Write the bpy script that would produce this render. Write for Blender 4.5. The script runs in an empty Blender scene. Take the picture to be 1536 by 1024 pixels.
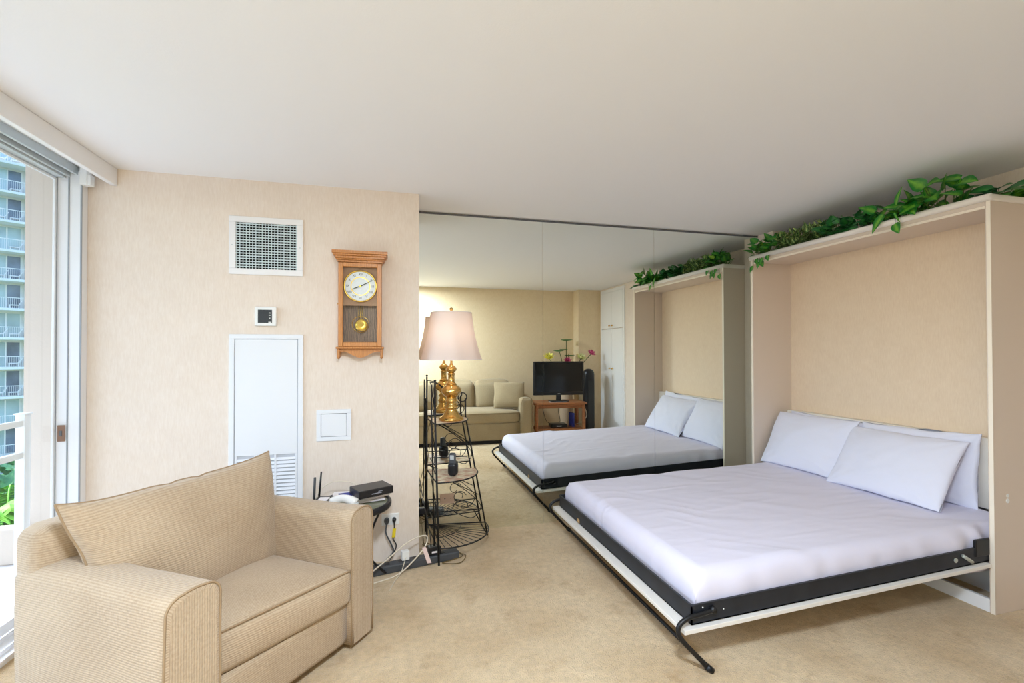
import bpy, bmesh, math, random
from math import sin, cos, pi, sqrt, radians, atan2
from mathutils import Vector, Matrix, noise
random.seed(7)
scene = bpy.context.scene
COL = scene.collection
YM = 3.5656          # mirror plane
YA = 3.1875          # clock wall plane
H = 2.44

# ------------------------------------------------------------------ helpers
def srgb(r, g, b):
    def f(c):
        c /= 255.0
        return c / 12.92 if c <= .04045 else ((c + .055) / 1.055) ** 2.4
    return (f(r), f(g), f(b), 1)

def mat(name, col, rough=.6, metal=0., var=0., vscale=6., vcol=None, bump=0., bscale=80., bstretch=(1, 1, 1),
        spec=.5, coat=0., sheen=0., detail=4., vstretch=(1, 1, 1), sss=0.):
    m = bpy.data.materials.new(name); m.use_nodes = True
    nt = m.node_tree; b = nt.nodes['Principled BSDF']
    b.inputs['Base Color'].default_value = col
    b.inputs['Roughness'].default_value = rough
    b.inputs['Metallic'].default_value = metal
    b.inputs['Specular IOR Level'].default_value = spec
    b.inputs['Coat Weight'].default_value = coat
    b.inputs['Sheen Weight'].default_value = sheen
    tc = nt.nodes.new('ShaderNodeTexCoord')
    if var > 0 or vcol is not None:
        mp = nt.nodes.new('ShaderNodeMapping'); mp.inputs['Scale'].default_value = vstretch
        nt.links.new(tc.outputs['Object'], mp.inputs['Vector'])
        n = nt.nodes.new('ShaderNodeTexNoise'); n.inputs['Scale'].default_value = vscale; n.inputs['Detail'].default_value = detail
        nt.links.new(mp.outputs['Vector'], n.inputs['Vector'])
        r = nt.nodes.new('ShaderNodeValToRGB')
        r.color_ramp.elements[0].position = .35; r.color_ramp.elements[1].position = .65
        c2 = vcol if vcol is not None else tuple(max(0, c * (1 - var)) for c in col[:3]) + (1,)
        r.color_ramp.elements[0].color = c2; r.color_ramp.elements[1].color = col
        nt.links.new(n.outputs['Fac'], r.inputs['Fac'])
        nt.links.new(r.outputs['Color'], b.inputs['Base Color'])
    if bump > 0:
        mp = nt.nodes.new('ShaderNodeMapping'); mp.inputs['Scale'].default_value = bstretch
        nt.links.new(tc.outputs['Object'], mp.inputs['Vector'])
        n = nt.nodes.new('ShaderNodeTexNoise'); n.inputs['Scale'].default_value = bscale; n.inputs['Detail'].default_value = 3
        nt.links.new(mp.outputs['Vector'], n.inputs['Vector'])
        bp = nt.nodes.new('ShaderNodeBump'); bp.inputs['Strength'].default_value = bump; bp.inputs['Distance'].default_value = .01
        nt.links.new(n.outputs['Fac'], bp.inputs['Height']); nt.links.new(bp.outputs['Normal'], b.inputs['Normal'])
    return m

def fabric_mat(name, c1, c2, scale=1.0):
    """woven chenille: short ribs in rows plus large soft wear"""
    m = bpy.data.materials.new(name); m.use_nodes = True
    nt = m.node_tree; b = nt.nodes['Principled BSDF']; L = nt.links
    b.inputs['Roughness'].default_value = .95; b.inputs['Specular IOR Level'].default_value = .15
    b.inputs['Sheen Weight'].default_value = .25
    uv = nt.nodes.new('ShaderNodeUVMap'); uv.uv_map = 'UVMap'
    w = nt.nodes.new('ShaderNodeTexWave'); w.wave_type = 'BANDS'; w.bands_direction = 'Y'
    w.inputs['Scale'].default_value = 38 * scale; w.inputs['Distortion'].default_value = .6; w.inputs['Detail'].default_value = 1.5
    L.new(uv.outputs['UV'], w.inputs['Vector'])
    n = nt.nodes.new('ShaderNodeTexNoise'); n.inputs['Scale'].default_value = 95 * scale; n.inputs['Detail'].default_value = 2
    L.new(uv.outputs['UV'], n.inputs['Vector'])
    big = nt.nodes.new('ShaderNodeTexNoise'); big.inputs['Scale'].default_value = 3.2; big.inputs['Detail'].default_value = 5
    L.new(uv.outputs['UV'], big.inputs['Vector'])
    a = nt.nodes.new('ShaderNodeMath'); a.operation = 'MULTIPLY_ADD'; a.inputs[1].default_value = .45
    L.new(w.outputs['Fac'], a.inputs[0]); L.new(n.outputs['Fac'], a.inputs[2])
    s2 = nt.nodes.new('ShaderNodeMath'); s2.operation = 'MULTIPLY_ADD'; s2.inputs[1].default_value = 1.1
    L.new(big.outputs['Fac'], s2.inputs[0]); L.new(a.outputs[0], s2.inputs[2])
    r = nt.nodes.new('ShaderNodeMapRange'); r.inputs[1].default_value = .8; r.inputs[2].default_value = 1.75
    L.new(s2.outputs[0], r.inputs[0])
    mx = nt.nodes.new('ShaderNodeMix'); mx.data_type = 'RGBA'
    mx.inputs['A'].default_value = c2; mx.inputs['B'].default_value = c1
    L.new(r.outputs[0], mx.inputs['Factor']); L.new(mx.outputs['Result'], b.inputs['Base Color'])
    bp = nt.nodes.new('ShaderNodeBump'); bp.inputs['Strength'].default_value = .45; bp.inputs['Distance'].default_value = .004
    L.new(a.outputs[0], bp.inputs['Height']); L.new(bp.outputs['Normal'], b.inputs['Normal'])
    return m

class MB:
    """collects shapes into one mesh"""
    def __init__(s): s.v = []; s.f = []; s.uv = {}; s.sm = []
    def add(s, vs, fs, smooth=False, uvs=None):
        o = len(s.v); s.v += [tuple(v) for v in vs]
        for i, f in enumerate(fs):
            if uvs: s.uv[len(s.f)] = [uvs[k] for k in f]
            s.f.append([k + o for k in f]); s.sm.append(smooth)
        return s
    def box(s, x0, x1, y0, y1, z0, z1, b=0., fn=None):
        if x0 > x1: x0, x1 = x1, x0
        if y0 > y1: y0, y1 = y1, y0
        if z0 > z1: z0, z1 = z1, z0
        b = min(b, .49 * min(x1 - x0, y1 - y0, z1 - z0))
        bm = bmesh.new(); bmesh.ops.create_cube(bm, size=1)
        for v in bm.verts:
            v.co = Vector(((x0 + x1) / 2 + v.co.x * (x1 - x0), (y0 + y1) / 2 + v.co.y * (y1 - y0), (z0 + z1) / 2 + v.co.z * (z1 - z0)))
        if b > 0: bmesh.ops.bevel(bm, geom=bm.edges[:], offset=b, segments=2, profile=.5, affect='EDGES')
        bm.verts.index_update()
        vs = [v.co.copy() for v in bm.verts]
        if fn: vs = [Vector(fn(v)) for v in vs]
        s.add(vs, [[v.index for v in f.verts] for f in bm.faces]); bm.free(); return s
    def prism(s, pts, z0, z1):
        n = len(pts)
        vs = [(p[0], p[1], z0) for p in pts] + [(p[0], p[1], z1) for p in pts]
        fs = [list(range(n))[::-1], list(range(n, 2 * n))] + [[i, (i + 1) % n, (i + 1) % n + n, i + n] for i in range(n)]
        return s.add(vs, fs)
    def tube(s, pts, r, n=8, closed=False):
        pts = [Vector(p) for p in pts]; N = len(pts); vs = []; fs = []
        t0 = (pts[1] - pts[0]).normalized()
        up = Vector((0, 0, 1)) if abs(t0.z) < .9 else Vector((1, 0, 0))
        a = t0.cross(up).normalized()
        for i, p in enumerate(pts):
            if closed: t = (pts[(i + 1) % N] - pts[i - 1]).normalized()
            else: t = (pts[min(i + 1, N - 1)] - pts[max(i - 1, 0)]).normalized()
            a = (a - t * a.dot(t))
            a = a.normalized() if a.length > 1e-6 else t.orthogonal().normalized()
            b = t.cross(a)
            rr = r[i] if isinstance(r, (list, tuple)) else r
            for k in range(n):
                q = 2 * pi * k / n; vs.append(p + (a * cos(q) + b * sin(q)) * rr)
        M = N if closed else N - 1
        for i in range(M):
            j = (i + 1) % N
            for k in range(n): fs.append([i * n + k, i * n + (k + 1) % n, j * n + (k + 1) % n, j * n + k])
        if not closed: fs.append(list(range(n))[::-1]); fs.append([(N - 1) * n + k for k in range(n)])
        return s.add(vs, fs, True)
    def lathe(s, prof, c=(0, 0, 0), n=32, twist=None):
        vs = []; fs = []; N = len(prof)
        for i, (r, z) in enumerate(prof):
            for k in range(n):
                q = 2 * pi * k / n; rr = r
                if twist: rr = r * (1 + twist(q, z))
                vs.append((c[0] + rr * cos(q), c[1] + rr * sin(q), c[2] + z))
        for i in range(N - 1):
            for k in range(n): fs.append([i * n + k, i * n + (k + 1) % n, (i + 1) * n + (k + 1) % n, (i + 1) * n + k])
        fs.append(list(range(n))[::-1]); fs.append([(N - 1) * n + k for k in range(n)])
        return s.add(vs, fs, True)
    def disc(s, c, r, axis='Y', th=.004, n=32, r2=None):
        """short cylinder or ring along an axis"""
        vs = []; fs = []
        def P(a, q, rr):
            u, w = rr * cos(q), rr * sin(q)
            if axis == 'Y': return (c[0] + u, c[1] + a, c[2] + w)
            if axis == 'X': return (c[0] + a, c[1] + u, c[2] + w)
            return (c[0] + u, c[1] + w, c[2] + a)
        for a in (0, th):
            for k in range(n): vs.append(P(a, 2 * pi * k / n, r))
        for k in range(n): fs.append([k, (k + 1) % n, n + (k + 1) % n, n + k])
        if r2 is None: fs += [list(range(n))[::-1], list(range(n, 2 * n))]
        else:
            for a in (0, th):
                for k in range(n): vs.append(P(a, 2 * pi * k / n, r2))
            for k in range(n):
                j = (k + 1) % n
                fs += [[2 * n + k, 3 * n + k, 3 * n + j, 2 * n + j], [k, 2 * n + k, 2 * n + j, j], [n + k, n + j, 3 * n + j, 3 * n + k]]
        return s.add(vs, fs, False)
    def soft(s, sx, sy, sz, r=.05, n=14, bulge=(0, 0, 0), c=(0, 0, 0), nz=0., nf=5., seed=0, fn=None):
        """rounded upholstery block, centre c, with uv in metres"""
        bm = bmesh.new(); bmesh.ops.create_cube(bm, size=2)
        bmesh.ops.subdivide_edges(bm, edges=bm.edges[:], cuts=n, use_grid_fill=True)
        hx, hy, hz = sx / 2, sy / 2, sz / 2
        for v in bm.verts:
            # pull grid lines toward the edges so that the rounding is smooth
            q = Vector([math.copysign(abs(t) ** .8, t) if abs(t) < 1 else t for t in v.co])
            p = Vector((q.x * hx, q.y * hy, q.z * hz))
            rr = min(r, hx, hy, hz)
            core = Vector((max(-hx + rr, min(hx - rr, p.x)), max(-hy + rr, min(hy - rr, p.y)), max(-hz + rr, min(hz - rr, p.z))))
            d = p - core
            if d.length > 1e-7: p = core + d.normalized() * rr
            u, w, t = q
            p.x += math.copysign(1, u) * bulge[0] * max(0, (1 - w * w)) * max(0, (1 - t * t)) * abs(u)
            p.y += math.copysign(1, w) * bulge[1] * max(0, (1 - u * u)) * max(0, (1 - t * t)) * abs(w)
            p.z += math.copysign(1, t) * bulge[2] * max(0, (1 - u * u)) * max(0, (1 - w * w)) * abs(t)
            if nz:
                nv = noise.noise_vector(p * nf + Vector((seed * 3.1, seed * 1.7, seed)))
                p += nv * nz
            v.co = p + Vector(c)
        bm.normal_update(); bm.verts.index_update()
        o = len(s.v)
        vs = [v.co.copy() for v in bm.verts]
        if fn: vs = [Vector(fn(v)) for v in vs]
        s.v += [tuple(v) for v in vs]
        for f in bm.faces:
            nn = f.normal; ax = max(range(3), key=lambda i: abs(nn[i]))
            uvs = []
            for v in f.verts:
                q = v.co
                uvs.append({0: (q.y, q.z), 1: (q.x, q.z), 2: (q.x, q.y)}[ax])
            s.uv[len(s.f)] = uvs
            s.f.append([v.index + o for v in f.verts]); s.sm.append(True)
        bm.free(); return s
    def build(s, name, m, parent=None, mod=None, xf=None):
        me = bpy.data.meshes.new(name)
        vs = [xf @ Vector(v) for v in s.v] if xf is not None else s.v
        me.from_pydata([tuple(v) for v in vs], [], s.f)
        uvl = me.uv_layers.new(name='UVMap')
        for i, p in enumerate(me.polygons):
            p.use_smooth = s.sm[i]
            if i in s.uv:
                for k, li in enumerate(p.loop_indices): uvl.data[li].uv = s.uv[i][k]
            else:
                nn = p.normal; ax = max(range(3), key=lambda j: abs(nn[j]))
                for li in p.loop_indices:
                    q = me.vertices[me.loops[li].vertex_index].co
                    uvl.data[li].uv = {0: (q.y, q.z), 1: (q.x, q.z), 2: (q.x, q.y)}[ax]
        ms = m if isinstance(m, (list, tuple)) else [m]
        for q in ms: me.materials.append(q)
        me.validate(); me.update()
        bm = bmesh.new(); bm.from_mesh(me); bmesh.ops.recalc_face_normals(bm, faces=bm.faces[:]); bm.to_mesh(me); bm.free()
        o = bpy.data.objects.new(name, me); COL.objects.link(o)
        if parent: o.parent = parent
        return o

def thing(name, label, cat, loc=(0, 0, 0), rz=0., group=None):
    o = bpy.data.objects.new(name, None); COL.objects.link(o); o.empty_display_size = .1
    o.location = loc; o.rotation_euler = (0, 0, rz)
    o['label'] = label; o['category'] = cat
    if group: o['group'] = group
    return o
def tag(o, label, cat, group=None):
    o['label'] = label; o['category'] = cat
    if group: o['group'] = group
    return o
def struct(name, mb, m, parent=None):
    o = mb.build(name, m, parent); o['kind'] = 'structure'; return o
def curve_pts(ctrl, n=10):
    """Catmull-Rom through control points"""
    P = [Vector(p) for p in ctrl]; P = [P[0] * 2 - P[1]] + P + [P[-1] * 2 - P[-2]]
    out = []
    for i in range(1, len(P) - 2):
        for k in range(n):
            t = k / n; a, b, c, d = P[i - 1], P[i], P[i + 1], P[i + 2]
            out.append(.5 * ((2 * b) + (c - a) * t + (2 * a - 5 * b + 4 * c - d) * t * t + (3 * b - a - 3 * c + d) * t ** 3))
    out.append(P[-2]); return out
def text_mesh(name, txt, size, m, parent, M, ext=.0006, align='CENTER'):
    cu = bpy.data.curves.new(name, 'FONT'); cu.body = txt; cu.size = size; cu.extrude = ext
    cu.align_x = align; cu.align_y = 'CENTER'; cu.resolution_u = 3
    t = bpy.data.objects.new(name, cu); COL.objects.link(t)
    bpy.context.view_layer.update()
    dg = bpy.context.evaluated_depsgraph_get()
    me = bpy.data.meshes.new_from_object(t.evaluated_get(dg)); me.name = name
    bpy.data.objects.remove(t); bpy.data.curves.remove(cu)
    me.transform(M); me.materials.clear(); me.materials.append(m)
    o = bpy.data.objects.new(name, me); COL.objects.link(o); o.parent = parent
    return o

# ------------------------------------------------------------------ materials
def wall_mat(name, c1, c2):
    m = bpy.data.materials.new(name); m.use_nodes = True
    nt = m.node_tree; b = nt.nodes['Principled BSDF']; L = nt.links
    b.inputs['Roughness'].default_value = .85; b.inputs['Specular IOR Level'].default_value = .2
    tc = nt.nodes.new('ShaderNodeTexCoord'); mp = nt.nodes.new('ShaderNodeMapping')
    mp.inputs['Scale'].default_value = (130, 130, 22); L.new(tc.outputs['Object'], mp.inputs['Vector'])
    n = nt.nodes.new('ShaderNodeTexNoise'); n.inputs['Scale'].default_value = 1; n.inputs['Detail'].default_value = 6; n.inputs['Roughness'].default_value = .65
    L.new(mp.outputs['Vector'], n.inputs['Vector'])
    n2 = nt.nodes.new('ShaderNodeTexNoise'); n2.inputs['Scale'].default_value = 14; n2.inputs['Detail'].default_value = 3
    L.new(tc.outputs['Object'], n2.inputs['Vector'])
    a = nt.nodes.new('ShaderNodeMath'); a.operation = 'ADD'; n2m = nt.nodes.new('ShaderNodeMath'); n2m.operation = 'MULTIPLY_ADD'; n2m.inputs[1].default_value = .35; n2m.inputs[2].default_value = .325; L.new(n2.outputs['Fac'], n2m.inputs[0])
    L.new(n.outputs['Fac'], a.inputs[0]); L.new(n2m.outputs[0], a.inputs[1])
    r = nt.nodes.new('ShaderNodeMapRange'); r.inputs[1].default_value = .75; r.inputs[2].default_value = 1.25; L.new(a.outputs[0], r.inputs[0])
    mx = nt.nodes.new('ShaderNodeMix'); mx.data_type = 'RGBA'; mx.inputs['A'].default_value = c2; mx.inputs['B'].default_value = c1
    L.new(r.outputs[0], mx.inputs['Factor']); L.new(mx.outputs['Result'], b.inputs['Base Color'])
    bp = nt.nodes.new('ShaderNodeBump'); bp.inputs['Strength'].default_value = .12; bp.inputs['Distance'].default_value = .002
    L.new(n.outputs['Fac'], bp.inputs['Height']); L.new(bp.outputs['Normal'], b.inputs['Normal'])
    return m
M = {}
M['wallpaper'] = wall_mat('wallpaper', srgb(236, 225, 214), srgb(226, 212, 198))
M['wallpaper_warmlit'] = wall_mat('wallpaper_warmlit', srgb(236, 216, 182), srgb(225, 202, 164))  # same wallpaper, with the back wall's warm light put into the colour
M['ceiling'] = mat('ceiling_plaster', srgb(238, 238, 240), .9, bump=.06, bscale=160)
M['white'] = mat('white_paint', srgb(238, 238, 240), .45)
M['panel_white'] = mat('panel_white', srgb(232, 236, 242), .5)
M['cream'] = mat('cream_laminate', srgb(218, 202, 186), .4)
M['cream_edge'] = mat('cream_edge', srgb(243, 232, 215), .4)
M['alu'] = mat('aluminium', srgb(232, 234, 238), .35, .05)
M['alu_grey'] = mat('grey_aluminium', srgb(196, 204, 208), .4, .1)
M['groove'] = mat('dark_gasket', srgb(95, 98, 104), .7)
M['black'] = mat('black_metal', srgb(28, 29, 32), .42, .3)
M['steel'] = mat('dark_steel', srgb(44, 47, 54), .5, .3, var=.25, vscale=12)
M['blackplastic'] = mat('black_plastic', srgb(24, 25, 30), .35)
M['greyplastic'] = mat('grey_plastic', srgb(72, 76, 82), .5)
M['whiteplastic'] = mat('white_plastic', srgb(238, 240, 240), .35)
M['brass'] = mat('brass', srgb(232, 192, 116), .2, 1., var=.12, vscale=30)
M['gold'] = mat('gold_trim', srgb(226, 186, 84), .22, .9)
M['sheet'] = mat('white_sheet', srgb(224, 221, 238), .8, bump=.35, bscale=5, bstretch=(1, 2.6, 1), sheen=.1, detail=6)
def wrinkle(m, scale, stretch, rot, strength):
    nt = m.node_tree; b = nt.nodes['Principled BSDF']; L = nt.links
    tc = nt.nodes.new('ShaderNodeTexCoord'); mp = nt.nodes.new('ShaderNodeMapping')
    mp.inputs['Scale'].default_value = stretch; mp.inputs['Rotation'].default_value = (0, 0, rot)
    L.new(tc.outputs['Object'], mp.inputs['Vector'])
    n = nt.nodes.new('ShaderNodeTexNoise'); n.noise_type = 'RIDGED_MULTIFRACTAL'; n.normalize = True
    n.inputs['Scale'].default_value = scale; n.inputs['Detail'].default_value = 3; n.inputs['Distortion'].default_value = .8
    L.new(mp.outputs['Vector'], n.inputs['Vector'])
    bp = nt.nodes.new('ShaderNodeBump'); bp.inputs['Strength'].default_value = strength; bp.inputs['Distance'].default_value = .012
    L.new(n.outputs['Fac'], bp.inputs['Height'])
    if b.inputs['Normal'].links: L.new(b.inputs['Normal'].links[0].from_socket, bp.inputs['Normal'])
    L.new(bp.outputs['Normal'], b.inputs['Normal'])
wrinkle(M['sheet'], 1.6, (1, 4.5, 1), radians(-35), 1.)
M['pillow'] = mat('white_pillowcase', srgb(228, 229, 244), .8, bump=.3, bscale=9, sheen=.1)
wrinkle(M['pillow'], 4., (1, 1, 1.6), 0, .7)
M['fabric'] = fabric_mat('tan_chenille', srgb(198, 178, 152), srgb(164, 142, 116))
M['piping'] = mat('tan_piping', srgb(158, 134, 104), .9)
M['sofafabric'] = fabric_mat('olive_tan_weave', srgb(176, 158, 126), srgb(148, 129, 98))
M['sofapiping'] = mat('sofa_piping', srgb(150, 130, 98), .9)
M['under_shadow'] = mat('underside_shadow', srgb(30, 26, 24), .9)  # shadow under the sofa, as a dark colour
M['tvwood'] = mat('red_oak', srgb(176, 112, 68), .4, var=.3, vscale=4, vstretch=(1, 1, 9))
M['screen'] = mat('tv_screen', srgb(14, 17, 20), .12)
M['paper'] = mat('paper', srgb(236, 232, 236), .7)
M['bluepaper'] = mat('blue_print', srgb(38, 52, 140), .6)
M['yellow'] = mat('yellow_tag', srgb(232, 208, 40), .5)
M['cordwhite'] = mat('white_cord', srgb(226, 216, 198), .5)
M['cordbrown'] = mat('brown_cord', srgb(118, 98, 58), .5)
M['cordblack'] = mat('black_cord', srgb(40, 42, 44), .5)
M['pinkplate'] = mat('pink_outlet_plate', srgb(222, 200, 190), .4)
M['stucco'] = mat('beige_stucco', srgb(206, 192, 178), .9, bump=.1, bscale=60)
M['tile'] = mat('balcony_floor', srgb(216, 212, 208), .8)
M['fac'] = mat('facade_white', srgb(246, 242, 236), .8)
M['teal'] = mat('teal_glass', srgb(196, 214, 212), .2, 0, var=.3, vscale=.5)
M['darkglass'] = mat('dark_room_glass', srgb(132, 144, 160), .2, 0, var=.5, vscale=.6)
M['palm'] = mat('palm_leaf', srgb(186, 232, 80), .5, vcol=srgb(130, 204, 60), vscale=3)
M['tree'] = mat('tree_leaf', srgb(104, 164, 92), .6, vcol=srgb(60, 124, 76), vscale=2)
M['trunk'] = mat('palm_trunk', srgb(120, 100, 78), .9)
M['ground'] = mat('garden_ground', srgb(120, 140, 90), .9)
M['stem'] = mat('green_stem', srgb(74, 98, 40), .6)

def wood_mat(name, c1, c2, sc=(2, 2, 2), rough=.35, rings=8.):
    m = bpy.data.materials.new(name); m.use_nodes = True
    nt = m.node_tree; b = nt.nodes['Principled BSDF']; L = nt.links
    b.inputs['Roughness'].default_value = rough; b.inputs['Coat Weight'].default_value = .2
    tc = nt.nodes.new('ShaderNodeTexCoord'); mp = nt.nodes.new('ShaderNodeMapping'); mp.inputs['Scale'].default_value = sc
    L.new(tc.outputs['Object'], mp.inputs['Vector'])
    w = nt.nodes.new('ShaderNodeTexWave'); w.bands_direction = 'X'; w.inputs['Scale'].default_value = rings
    w.inputs['Distortion'].default_value = 9; w.inputs['Detail'].default_value = 3
    L.new(mp.outputs['Vector'], w.inputs['Vector'])
    r = nt.nodes.new('ShaderNodeValToRGB'); r.color_ramp.elements[0].color = c2; r.color_ramp.elements[1].color = c1
    r.color_ramp.elements[0].position = .15; r.color_ramp.elements[1].position = .7
    L.new(w.outputs['Fac'], r.inputs['Fac']); L.new(r.outputs['Color'], b.inputs['Base Color'])
    return m
M['oak'] = wood_mat('honey_oak', srgb(206, 142, 78), srgb(178, 112, 56), (6, 6, .8))
M['darkoak'] = wood_mat('grained_backboard', srgb(150, 118, 100), srgb(84, 62, 52), (9, 9, 1.6), .5, 5)
M['tanoak'] = mat('dial_board', srgb(176, 132, 98), .5, var=.2, vscale=12)

def carpet_mat():
    m = bpy.data.materials.new('beige_carpet'); m.use_nodes = True
    nt = m.node_tree; b = nt.nodes['Principled BSDF']; L = nt.links
    b.inputs['Roughness'].default_value = 1; b.inputs['Specular IOR Level'].default_value = .05; b.inputs['Sheen Weight'].default_value = .2
    tc = nt.nodes.new('ShaderNodeTexCoord')
    def nz(s, d):
        n = nt.nodes.new('ShaderNodeTexNoise'); n.inputs['Scale'].default_value = s; n.inputs['Detail'].default_value = d
        L.new(tc.outputs['Object'], n.inputs['Vector']); return n
    big, fine, mid = nz(2.2, 8), nz(170, 3), nz(30, 5)
    r = nt.nodes.new('ShaderNodeValToRGB'); r.color_ramp.elements[0].position = .3; r.color_ramp.elements[1].position = .7
    r.color_ramp.elements[0].color = srgb(200, 172, 132); r.color_ramp.elements[1].color = srgb(228, 206, 170)
    L.new(big.outputs['Fac'], r.inputs['Fac'])
    r2 = nt.nodes.new('ShaderNodeMapRange'); r2.inputs[1].default_value = .3; r2.inputs[2].default_value = .7; r2.inputs[3].default_value = .80; r2.inputs[4].default_value = 1.14
    a = nt.nodes.new('ShaderNodeMath'); a.operation = 'ADD'; L.new(fine.outputs['Fac'], a.inputs[0]); L.new(mid.outputs['Fac'], a.inputs[1])
    h = nt.nodes.new('ShaderNodeMath'); h.operation = 'MULTIPLY'; h.inputs[1].default_value = .5; L.new(a.outputs[0], h.inputs[0])
    L.new(h.outputs[0], r2.inputs[0])
    mx = nt.nodes.new('ShaderNodeVectorMath'); mx.operation = 'SCALE'
    L.new(r.outputs['Color'], mx.inputs[0]); L.new(r2.outputs[0], mx.inputs['Scale'])
    # a few worn brown stains
    v = nt.nodes.new('ShaderNodeTexNoise'); v.inputs['Scale'].default_value = 5.5; v.inputs['Detail'].default_value = 8; v.inputs['Roughness'].default_value = .7
    L.new(tc.outputs['Object'], v.inputs['Vector'])
    vr = nt.nodes.new('ShaderNodeMapRange'); vr.inputs[1].default_value = .54; vr.inputs[2].default_value = .72; vr.inputs[4].default_value = .7
    L.new(v.outputs['Fac'], vr.inputs[0])
    m2 = nt.nodes.new('ShaderNodeMix'); m2.data_type = 'RGBA'; m2.inputs['B'].default_value = srgb(176, 142, 98)
    L.new(mx.outputs[0], m2.inputs['A']); L.new(vr.outputs[0], m2.inputs['Factor']); L.new(m2.outputs['Result'], b.inputs['Base Color'])
    bp = nt.nodes.new('ShaderNodeBump'); bp.inputs['Strength'].default_value = .9; bp.inputs['Distance'].default_value = .01
    L.new(a.outputs[0], bp.inputs['Height']); L.new(bp.outputs['Normal'], b.inputs['Normal'])
    return m
M['carpet'] = carpet_mat()

def mirror_mat():
    m = bpy.data.materials.new('tinted_mirror'); m.use_nodes = True
    nt = m.node_tree; nt.nodes.remove(nt.nodes['Principled BSDF'])
    g = nt.nodes.new('ShaderNodeBsdfGlossy'); g.inputs['Roughness'].default_value = 0.
    g.inputs['Color'].default_value = (.88, .92, .88, 1)
    nt.links.new(g.outputs[0], nt.nodes['Material Output'].inputs['Surface']); return m
M['mirror'] = mirror_mat()
def glass_mat():
    m = bpy.data.materials.new('clear_glass'); m.use_nodes = True
    nt = m.node_tree; nt.nodes.remove(nt.nodes['Principled BSDF'])
    t = nt.nodes.new('ShaderNodeBsdfTransparent'); t.inputs['Color'].default_value = (.97, .985, .98, 1)
    g = nt.nodes.new('ShaderNodeBsdfGlossy'); g.inputs['Roughness'].default_value = .01
    fr = nt.nodes.new('ShaderNodeFresnel'); fr.inputs['IOR'].default_value = 1.35
    mx = nt.nodes.new('ShaderNodeMixShader'); L = nt.links
    ge = nt.nodes.new('ShaderNodeNewGeometry'); sb = nt.nodes.new('ShaderNodeMath'); sb.operation = 'SUBTRACT'; sb.inputs[0].default_value = 1
    L.new(ge.outputs['Backfacing'], sb.inputs[1]); ml = nt.nodes.new('ShaderNodeMath'); ml.operation = 'MULTIPLY'
    L.new(sb.outputs[0], ml.inputs[0]); L.new(fr.outputs[0], ml.inputs[1])
    L.new(ml.outputs[0], mx.inputs[0]); L.new(t.outputs[0], mx.inputs[1]); L.new(g.outputs[0], mx.inputs[2])
    L.new(mx.outputs[0], nt.nodes['Material Output'].inputs['Surface']); return m
M['glass'] = glass_mat()
def shade_mat():
    m = bpy.data.materials.new('pleated_shade'); m.use_nodes = True
    nt = m.node_tree; L = nt.links; nt.nodes.remove(nt.nodes['Principled BSDF'])
    d = nt.nodes.new('ShaderNodeBsdfDiffuse'); d.inputs['Color'].default_value = srgb(244, 234, 231)
    t = nt.nodes.new('ShaderNodeBsdfTranslucent'); t.inputs['Color'].default_value = srgb(244, 222, 204)
    mx = nt.nodes.new('ShaderNodeMixShader'); mx.inputs[0].default_value = .35
    L.new(d.outputs[0], mx.inputs[1]); L.new(t.outputs[0], mx.inputs[2])
    L.new(mx.outputs[0], nt.nodes['Material Output'].inputs['Surface']); return m
M['shade'] = shade_mat()
def leaf_mat(name, edge, mid, width=.16, noisev=0.):
    """leaf uv: x = 0..1 along the leaf, y = -1..1 across: paler along the midrib"""
    m = bpy.data.materials.new(name); m.use_nodes = True
    nt = m.node_tree; b = nt.nodes['Principled BSDF']; L = nt.links
    b.inputs['Roughness'].default_value = .38
    uv = nt.nodes.new('ShaderNodeUVMap'); uv.uv_map = 'UVMap'
    sp = nt.nodes.new('ShaderNodeSeparateXYZ'); L.new(uv.outputs['UV'], sp.inputs[0])
    ab = nt.nodes.new('ShaderNodeMath'); ab.operation = 'ABSOLUTE'; L.new(sp.outputs['Y'], ab.inputs[0])
    geo = nt.nodes.new('ShaderNodeTexCoord'); n = nt.nodes.new('ShaderNodeTexNoise'); n.inputs['Scale'].default_value = 45
    L.new(geo.outputs['Object'], n.inputs['Vector'])
    ad = nt.nodes.new('ShaderNodeMath'); ad.operation = 'MULTIPLY_ADD'; ad.inputs[1].default_value = .9 + noisev; ad.inputs[2].default_value = -.45 - noisev / 2
    L.new(n.outputs['Fac'], ad.inputs[0])
    s = nt.nodes.new('ShaderNodeMath'); s.operation = 'ADD'; L.new(ab.outputs[0], s.inputs[0]); L.new(ad.outputs[0], s.inputs[1])
    r = nt.nodes.new('ShaderNodeMapRange'); r.inputs[1].default_value = 0.; r.inputs[2].default_value = width * 3
    L.new(s.outputs[0], r.inputs[0])
    mx = nt.nodes.new('ShaderNodeMix'); mx.data_type = 'RGBA'; mx.inputs['A'].default_value = mid; mx.inputs['B'].default_value = edge
    L.new(r.outputs[0], mx.inputs['Factor']); L.new(mx.outputs['Result'], b.inputs['Base Color'])
    return m
M['ivy'] = leaf_mat('ivy_leaf', srgb(38, 124, 44), srgb(100, 170, 54), .2)
M['ivydark'] = leaf_mat('dark_ivy_leaf', srgb(30, 100, 50), srgb(60, 140, 60), .2)
M['pothos'] = leaf_mat('pothos_leaf', srgb(24, 124, 36), srgb(120, 182, 60), .22)
M['varieg'] = leaf_mat('variegated_leaf', srgb(58, 108, 46), srgb(190, 206, 130), .22, .4)
M['lime'] = leaf_mat('lime_leaf', srgb(110, 168, 36), srgb(160, 200, 60), .3)

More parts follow.
